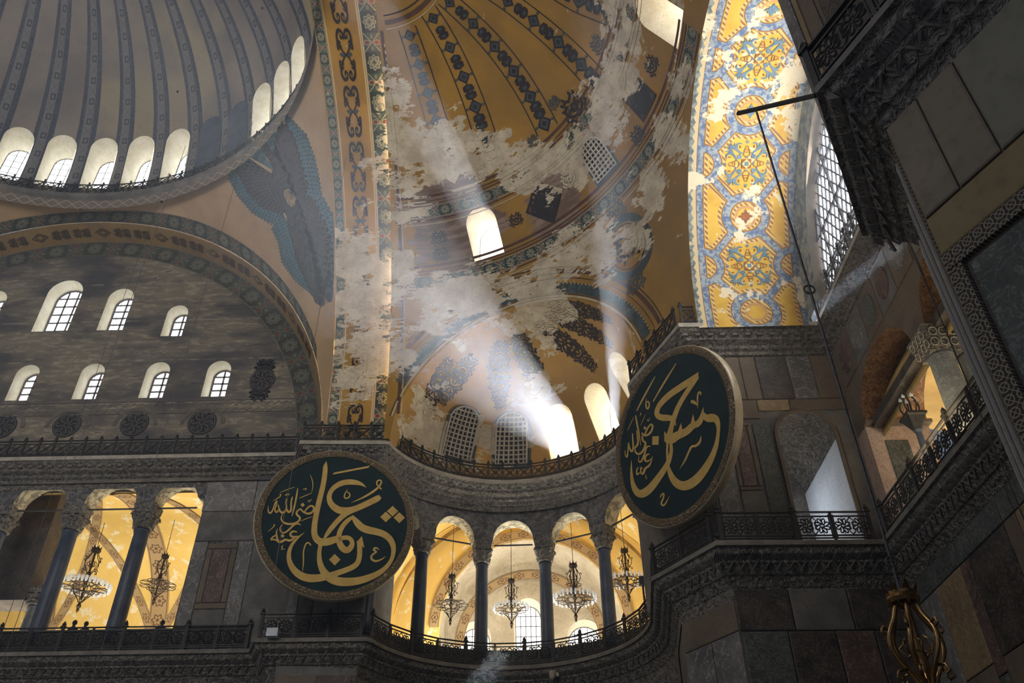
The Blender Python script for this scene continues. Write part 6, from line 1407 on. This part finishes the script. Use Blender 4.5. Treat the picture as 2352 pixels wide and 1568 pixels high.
for k in range(64):
    x = -39+k*.42
    if x > -12.6: break
    if 10 < k < 18 or 30 < k < 36: continue
    mb.add([(x, YT-.02, 27.0), (x+.21, YT-.02, 27.2), (x+.42, YT-.02, 27.0), (x+.42, YT-.02, 26.95), (x+.21, YT-.02, 27.13), (x, YT-.02, 26.95)], [(0, 1, 4, 5), (1, 2, 3, 4)]); mb.add([(x, YT-.02, 26.8), (x+.21, YT-.02, 26.6), (x+.42, YT-.02, 26.8), (x+.42, YT-.02, 26.75), (x+.21, YT-.02, 26.55), (x, YT-.02, 26.75)], [(0, 1, 4, 5), (1, 2, 3, 4)])
for z in (27.3, 26.5): mb.box((-26, YT-.02, z), (27, .03, .05))
mb.build('painted_zigzag', MT['soot_pale'], wall_south, kind='stuff')
SF = lambda a, y: np.array([TYX+(16.28+(YT-y)*.30)*cos(rad(a)), y, TYZ+(16.28+(YT-y)*.30)*sin(rad(a))])
for k in range(26):
    a = 24+k*4.6; mb = MB(); T = local(SF, a, 37.42, 0, .03)
    if k % 3 == 2:
        for r_ in (1., .6): ribbon(mb, [(-.5*r_, 0), (0, .3*r_), (.5*r_, 0), (0, -.3*r_), (-.5*r_, 0)], .06, T, 0, smooth=0)
    else: foliage(mb, lambda x, y, z, T=T: T(y, x, z), .62, 1.15, 0, 1.1)
    mb.build('painted_foliage', MT['soot_brown'], wall_south, kind='stuff')
# ---- arabesques on the barrel vault ----
MT['leaf_blue'] = stone('blue_leaf_paint', (.09, .16, .24), (.16, .24, .30), 5, .8, .1); MT['leaf_red'] = stone('russet_detail_paint', (.24, .08, .03), (.32, .13, .05), 5, .8, .1); MT['leaf_pale'] = stone('pale_yellow_detail_paint', (.66, .48, .14), (.7, .54, .2), 5, .8, .1)
for a in (20.0, 52.8, 85.6, 118.4):
    mb = MB(); mr = MB(); T = lambda x, y, z: lift(S_barrel, .03+z)(XBC+x, a+deg(y/BVR))
    for k in range(4):
        c, s = cos(pi/2*k), sin(pi/2*k); R_ = lambda P: [(p[0]*c-p[1]*s, p[0]*s+p[1]*c) for p in P]
        for sx in (-1, 1):
            ribbon(mb, R_([(sx*.12, .42), (sx*.32, .50), (sx*.50, .68), (sx*.40, .90), (sx*.22, .86)]), [.03, .08, .10, .08, .02], T, 0, smooth=2)
            ribbon(mb, R_([(sx*.46, .62), (sx*.66, .74), (sx*.92, .74)]), [.10, .11, .01], T, 0, smooth=2); ribbon(mb, R_([(sx*.62, .72), (sx*.70, .9)]), [.08, .01], T, 0, smooth=0); ribbon(mb, R_([(sx*.55, .7), (sx*.55, .95)]), [.08, .01], T, 0, smooth=0)
            mr.add([T(*p, .004) for p in R_([(sx*.30, .66), (sx*.34, .72), (sx*.30, .80), (sx*.26, .72)])], [(0, 1, 2, 3)])
        ribbon(mr, R_([(-.13, .36), (-.14, .48), (0, .86), (.14, .48), (.13, .36), (0, .30), (-.13, .36)]), .03, T, .003, smooth=1); ribbon(mr, R_([(-.12, .5), (.12, .5)]), .03, T, .003, smooth=0); ribbon(mr, R_([(-.09, .6), (.09, .6)]), .03, T, .003, smooth=0)
        leafpoly(mb, lambda x, y, z: T(x, y, .0), *R_([(0, .86)])[0], .16, .12, pi/2*(k+1))
        for d_ in (-.5, 0, .5): leafpoly(mb, T, *R_([(.22, .24)])[0], .26, .10, pi/2*k+pi/4+d_)
        mb.add([T(p[0], p[1], .002) for p in R_([(-.05, .24), (.05, .24), (.06, .3), (-.06, .3)])], [(0, 1, 2, 3)])
    for r, m in ((.20, mr), (.15, None), (.09, mb)):
        if m: m.add([T(x*r, y*r, .004 if r > .1 else .012) for x, y in ((-1, -1), (1, -1), (1, 1), (-1, 1))], [(0, 1, 2, 3)])
    mb2 = MB(); mb2.add([T(x*.2, y*.2, .008) for x, y in ((-1, 0), (0, -1), (1, 0), (0, 1))], [(0, 1, 2, 3)]); mb2.build('painted_star', MT['leaf_pale'], ceil_bar)
    mb.build('blue_arabesque', MT['leaf_blue'], ceil_bar, kind='stuff'); mr.build('russet_arabesque', MT['leaf_red'], ceil_bar, kind='stuff')
for a in (36.3, 69.1, 101.9):
    mb = MB(); T = lambda x, y, z: lift(S_barrel, .03)(XBC+x, a+deg(y/BVR))
    for k in range(8): leafpoly(mb, T, 0, 0, .34 if k % 2 == 0 else .24, .16, pi/4*k)
    mb.build('painted_rosette', MT['leaf_red' if a < 40 else 'leaf_blue'], ceil_bar, kind='stuff')
# ---- winged figure on the pendentive ----
class RayGrid:
    def __init__(s, S, x0, x1, y0, y1, st, g0, clampv=None):
        s.x0, s.y0, s.st = x0, y0, st; nx = int((x1-x0)/st)+2; ny = int((y1-y0)/st)+2; s.G = np.zeros((nx, ny, 2)); g = np.array(g0, float)
        for i in range(nx):
            for j in (range(ny) if i % 2 == 0 else range(ny-1, -1, -1)):
                d = pixdir(x0+i*st, y0+j*st); a = np.cross(d, (0, 0, 1)); a /= np.linalg.norm(a); b = np.cross(a, d)
                for _ in range(7):
                    r = S(*g)-CAMP; F0 = np.array([r@a/(r@d), r@b/(r@d)]); J = np.zeros((2, 2))
                    for k, h in enumerate((.02, .002)):
                        q = g.copy(); q[k] += h; r = S(*q)-CAMP; J[:, k] = (np.array([r@a/(r@d), r@b/(r@d)])-F0)/h
                    dx = np.linalg.lstsq(J, -F0, rcond=None)[0]; m = max(abs(dx[0])/4, abs(dx[1])/.2, 1); g = g+dx/m; g[1] = min(max(g[1], .0), 1.02); g[0] = min(max(g[0], 15), 60)
                    if np.abs(dx).max() < 1e-4: break
                s.G[i, j] = g
    def __call__(s, x, y):
        u = (x-s.x0)/s.st; v = (y-s.y0)/s.st; i = int(min(max(u, 0), s.G.shape[0]-2)); j = int(min(max(v, 0), s.G.shape[1]-2)); u -= i; v -= j; G = s.G
        return G[i, j]*(1-u)*(1-v)+G[i+1, j]*u*(1-v)+G[i, j+1]*(1-u)*v+G[i+1, j+1]*u*v
RG = RayGrid(S_pend, 525, 775, 255, 710, 12, (48, .9))
def Tser(d):
    Sl = lift(S_pend, d)
    return lambda x, y, z: Sl(*RG(510+x/3.3345, 250+y/3.3345))
ser = empty('winged_figure', (-12, 33, 33), label='painted six winged figure of blue and purple grey feathers around a small gold face', cat='painting')
def rel(mb): o = np.array([-12, 33, 33]); mb.v = [(p[0]-o[0], p[1]-o[1], p[2]-o[2]) for p in mb.v]; return mb
def pl(P, t):
    P = np.array(P, float); L = np.concatenate([[0], np.cumsum(np.linalg.norm(np.diff(P, axis=0), axis=1))]); L /= L[-1]; return np.array([np.interp(t, L, P[:, 0]), np.interp(t, L, P[:, 1])])
MT['f_blue'] = stone('blue_grey_feather_paint', (.06, .115, .15), (.09, .155, .19), 3, .85, .1); MT['f_blue_line'] = stone('deep_blue_feather_outline', (.018, .03, .045), (.03, .045, .06), 3, .85, .1)
MT['f_dark'] = stone('purple_grey_feather_paint', (.055, .048, .060), (.080, .070, .078), 3, .85, .1); MT['f_dark_line'] = stone('black_feather_outline', (.012, .011, .015), (.018, .016, .02), 3, .85, .1)
WINGS = [('upper_right_blue_wing', [(640, 720), (590, 560), (575, 420), (545, 300), (490, 150)], [(757, 660), (727, 470), (692, 345), (640, 200), (490, 40)], 6, 20, 'f_blue', 0), ('lower_right_blue_wing', [(640, 640), (690, 800), (780, 1000), (800, 1250), (790, 1440)], [(755, 650), (858, 850), (875, 1050), (862, 1300), (845, 1480)], 5, 22, 'f_blue', 0),
 ('top_blue_plume', [(395, 440), (420, 400), (440, 400)], [(320, 215), (390, 175), (468, 240)], 4, 9, 'f_blue', 0), ('top_left_blue_plume', [(400, 470), (380, 430), (350, 420)], [(180, 350), (240, 280), (320, 290)], 4, 9, 'f_blue', 0),
 ('left_blue_wing', [(160, 470), (230, 620), (330, 740), (470, 800)], [(95, 405), (62, 530), (130, 660), (240, 790), (390, 880)], 4, 22, 'f_blue', 0), ('lower_left_blue_wing', [(470, 800), (560, 980), (620, 1170), (740, 1340)], [(385, 900), (440, 1010), (475, 1170), (570, 1310), (700, 1420)], 4, 24, 'f_blue', 0),
 ('lower_dark_wing', [(470, 700), (520, 730), (560, 710), (580, 680), (590, 650)], [(580, 1130), (640, 1260), (730, 1460), (800, 1490), (850, 1330), (830, 1000), (690, 680)], 13, 22, 'f_dark', .012),
 ('left_dark_wing', [(450, 540), (490, 640), (500, 690), (520, 750)], [(180, 360), (118, 450), (215, 640), (310, 750), (465, 805)], 8, 18, 'f_dark', .012), ('upper_dark_wing', [(440, 640), (480, 650), (560, 660), (640, 690)], [(400, 390), (462, 100), (540, 220), (605, 450), (655, 600)], 9, 15, 'f_dark', .016), ('inner_plume', [(400, 460), (430, 420)], [(290, 270), (355, 275)], 5, 4, 'f_dark', .014)]
for nm, R0, Q0, m, n, mat, zz in WINGS:
    fl_ = MB(); ol = MB(); base = [pl(R0, t) for t in np.linspace(0, 1, 24)]+[pl(R0, t)*.12+pl(Q0, t)*.88 for t in np.linspace(1, 0, 24)]
    bs = MB(); grid(bs, lambda t, k: Tser(.02+zz)(*(pl(R0, t)*(1-k*.92)+pl(Q0, t)*k*.92), 0), np.linspace(0, 1, 26), np.linspace(0, 1, 7)); rel(bs).build('wing_ground', MT[mat+'_line'], ser)
    for j in range(m-1, -1, -1):
        T1 = Tser(.024+zz+.0012*(m-j)); T2 = Tser(.0255+zz+.0012*(m-j))
        for i in range(n):
            t = (i+.5*(j % 2)+.25)/n
            if t > 1: continue
            a = pl(R0, t); b = pl(Q0, t); p = a+(b-a)*(j/m); d = (b-a)/(np.linalg.norm(b-a)+1e-9); L = np.linalg.norm(b-a)/m*1.55
            wd = max(np.linalg.norm((pl(R0, min(1, t+.5/n))-pl(R0, max(0, t-.5/n)))*(1-j/m)+(pl(Q0, min(1, t+.5/n))-pl(Q0, max(0, t-.5/n)))*(j/m)), 8)*.92
            nn = np.array([-d[1], d[0]]); F = [(0, -.5), (.75, -.5), (.93, -.3), (1, 0), (.93, .3), (.75, .5), (0, .5)]
            ol.add([T1(*(p+d*L*x+nn*wd*y), 0) for x, y in F], [tuple(range(7))]); fl_.add([T2(*(p+d*L*(x*.93)+nn*wd*y*.72), 0) for x, y in F], [tuple(range(7))])
    rel(ol).build('feather_outline', MT[mat+'_line'], ser, kind='stuff'); rel(fl_).build('feathers', MT[mat], ser, kind='stuff')
mb = MB(); T1 = Tser(.018)
bp = [(400, 400), (430, 380), (500, 480), (600, 560), (655, 640), (690, 700), (700, 800), (640, 900), (560, 900), (480, 800), (430, 770), (360, 700), (330, 600), (380, 500)]; cc = np.mean(bp, 0)
bq = resample(bp, 30); mb.add([T1(*cc, 0)]+[T1(*(cc+(np.array(p)-cc)*k), 0) for k in (.5, 1) for p in bq], [(0, 1+i, 1+(i+1) % len(bq)) for i in range(len(bq))]+[(1+i, 1+len(bq)+i, 1+len(bq)+(i+1) % len(bq), 1+(i+1) % len(bq)) for i in range(len(bq))]); rel(mb).build('body', MT['f_dark'], ser)
mb = MB(); T1 = Tser(.06); fp = [(515, 610), (548, 640), (568, 690), (562, 735), (540, 755), (505, 720), (482, 670), (478, 625)]; mb.add([T1(x, y, 0) for x, y in fp], [tuple(range(8))]); MT['face'] = stone('worn_gold_face', (.16, .10, .05), (.33, .22, .11), 4, .8, .4); rel(mb).build('face', MT['face'], ser)
# ---------------- dusty air in the nave ----------------
hz = bpy.data.materials.new('dusty_air'); hz.use_nodes = True; t_ = hz.node_tree; t_.nodes.clear()
vs = t_.nodes.new('ShaderNodeVolumeScatter'); vo = t_.nodes.new('ShaderNodeOutputMaterial'); vs.inputs['Color'].default_value = (.72, .82, 1.0, 1); vs.inputs['Density'].default_value = .0026; vs.inputs['Anisotropy'].default_value = .62
t_.links.new(vs.outputs[0], vo.inputs['Volume'])
for c_, z_, l_ in (((-16, 20.5, 29), (57, 42.5, 57.5), 'dusty air of the nave that shows the sunbeams'),):
    mb = MB(); mb.box(c_, z_); hzo = mb.build('haze', hz, kind='stuff', label=l_, cat='haze')
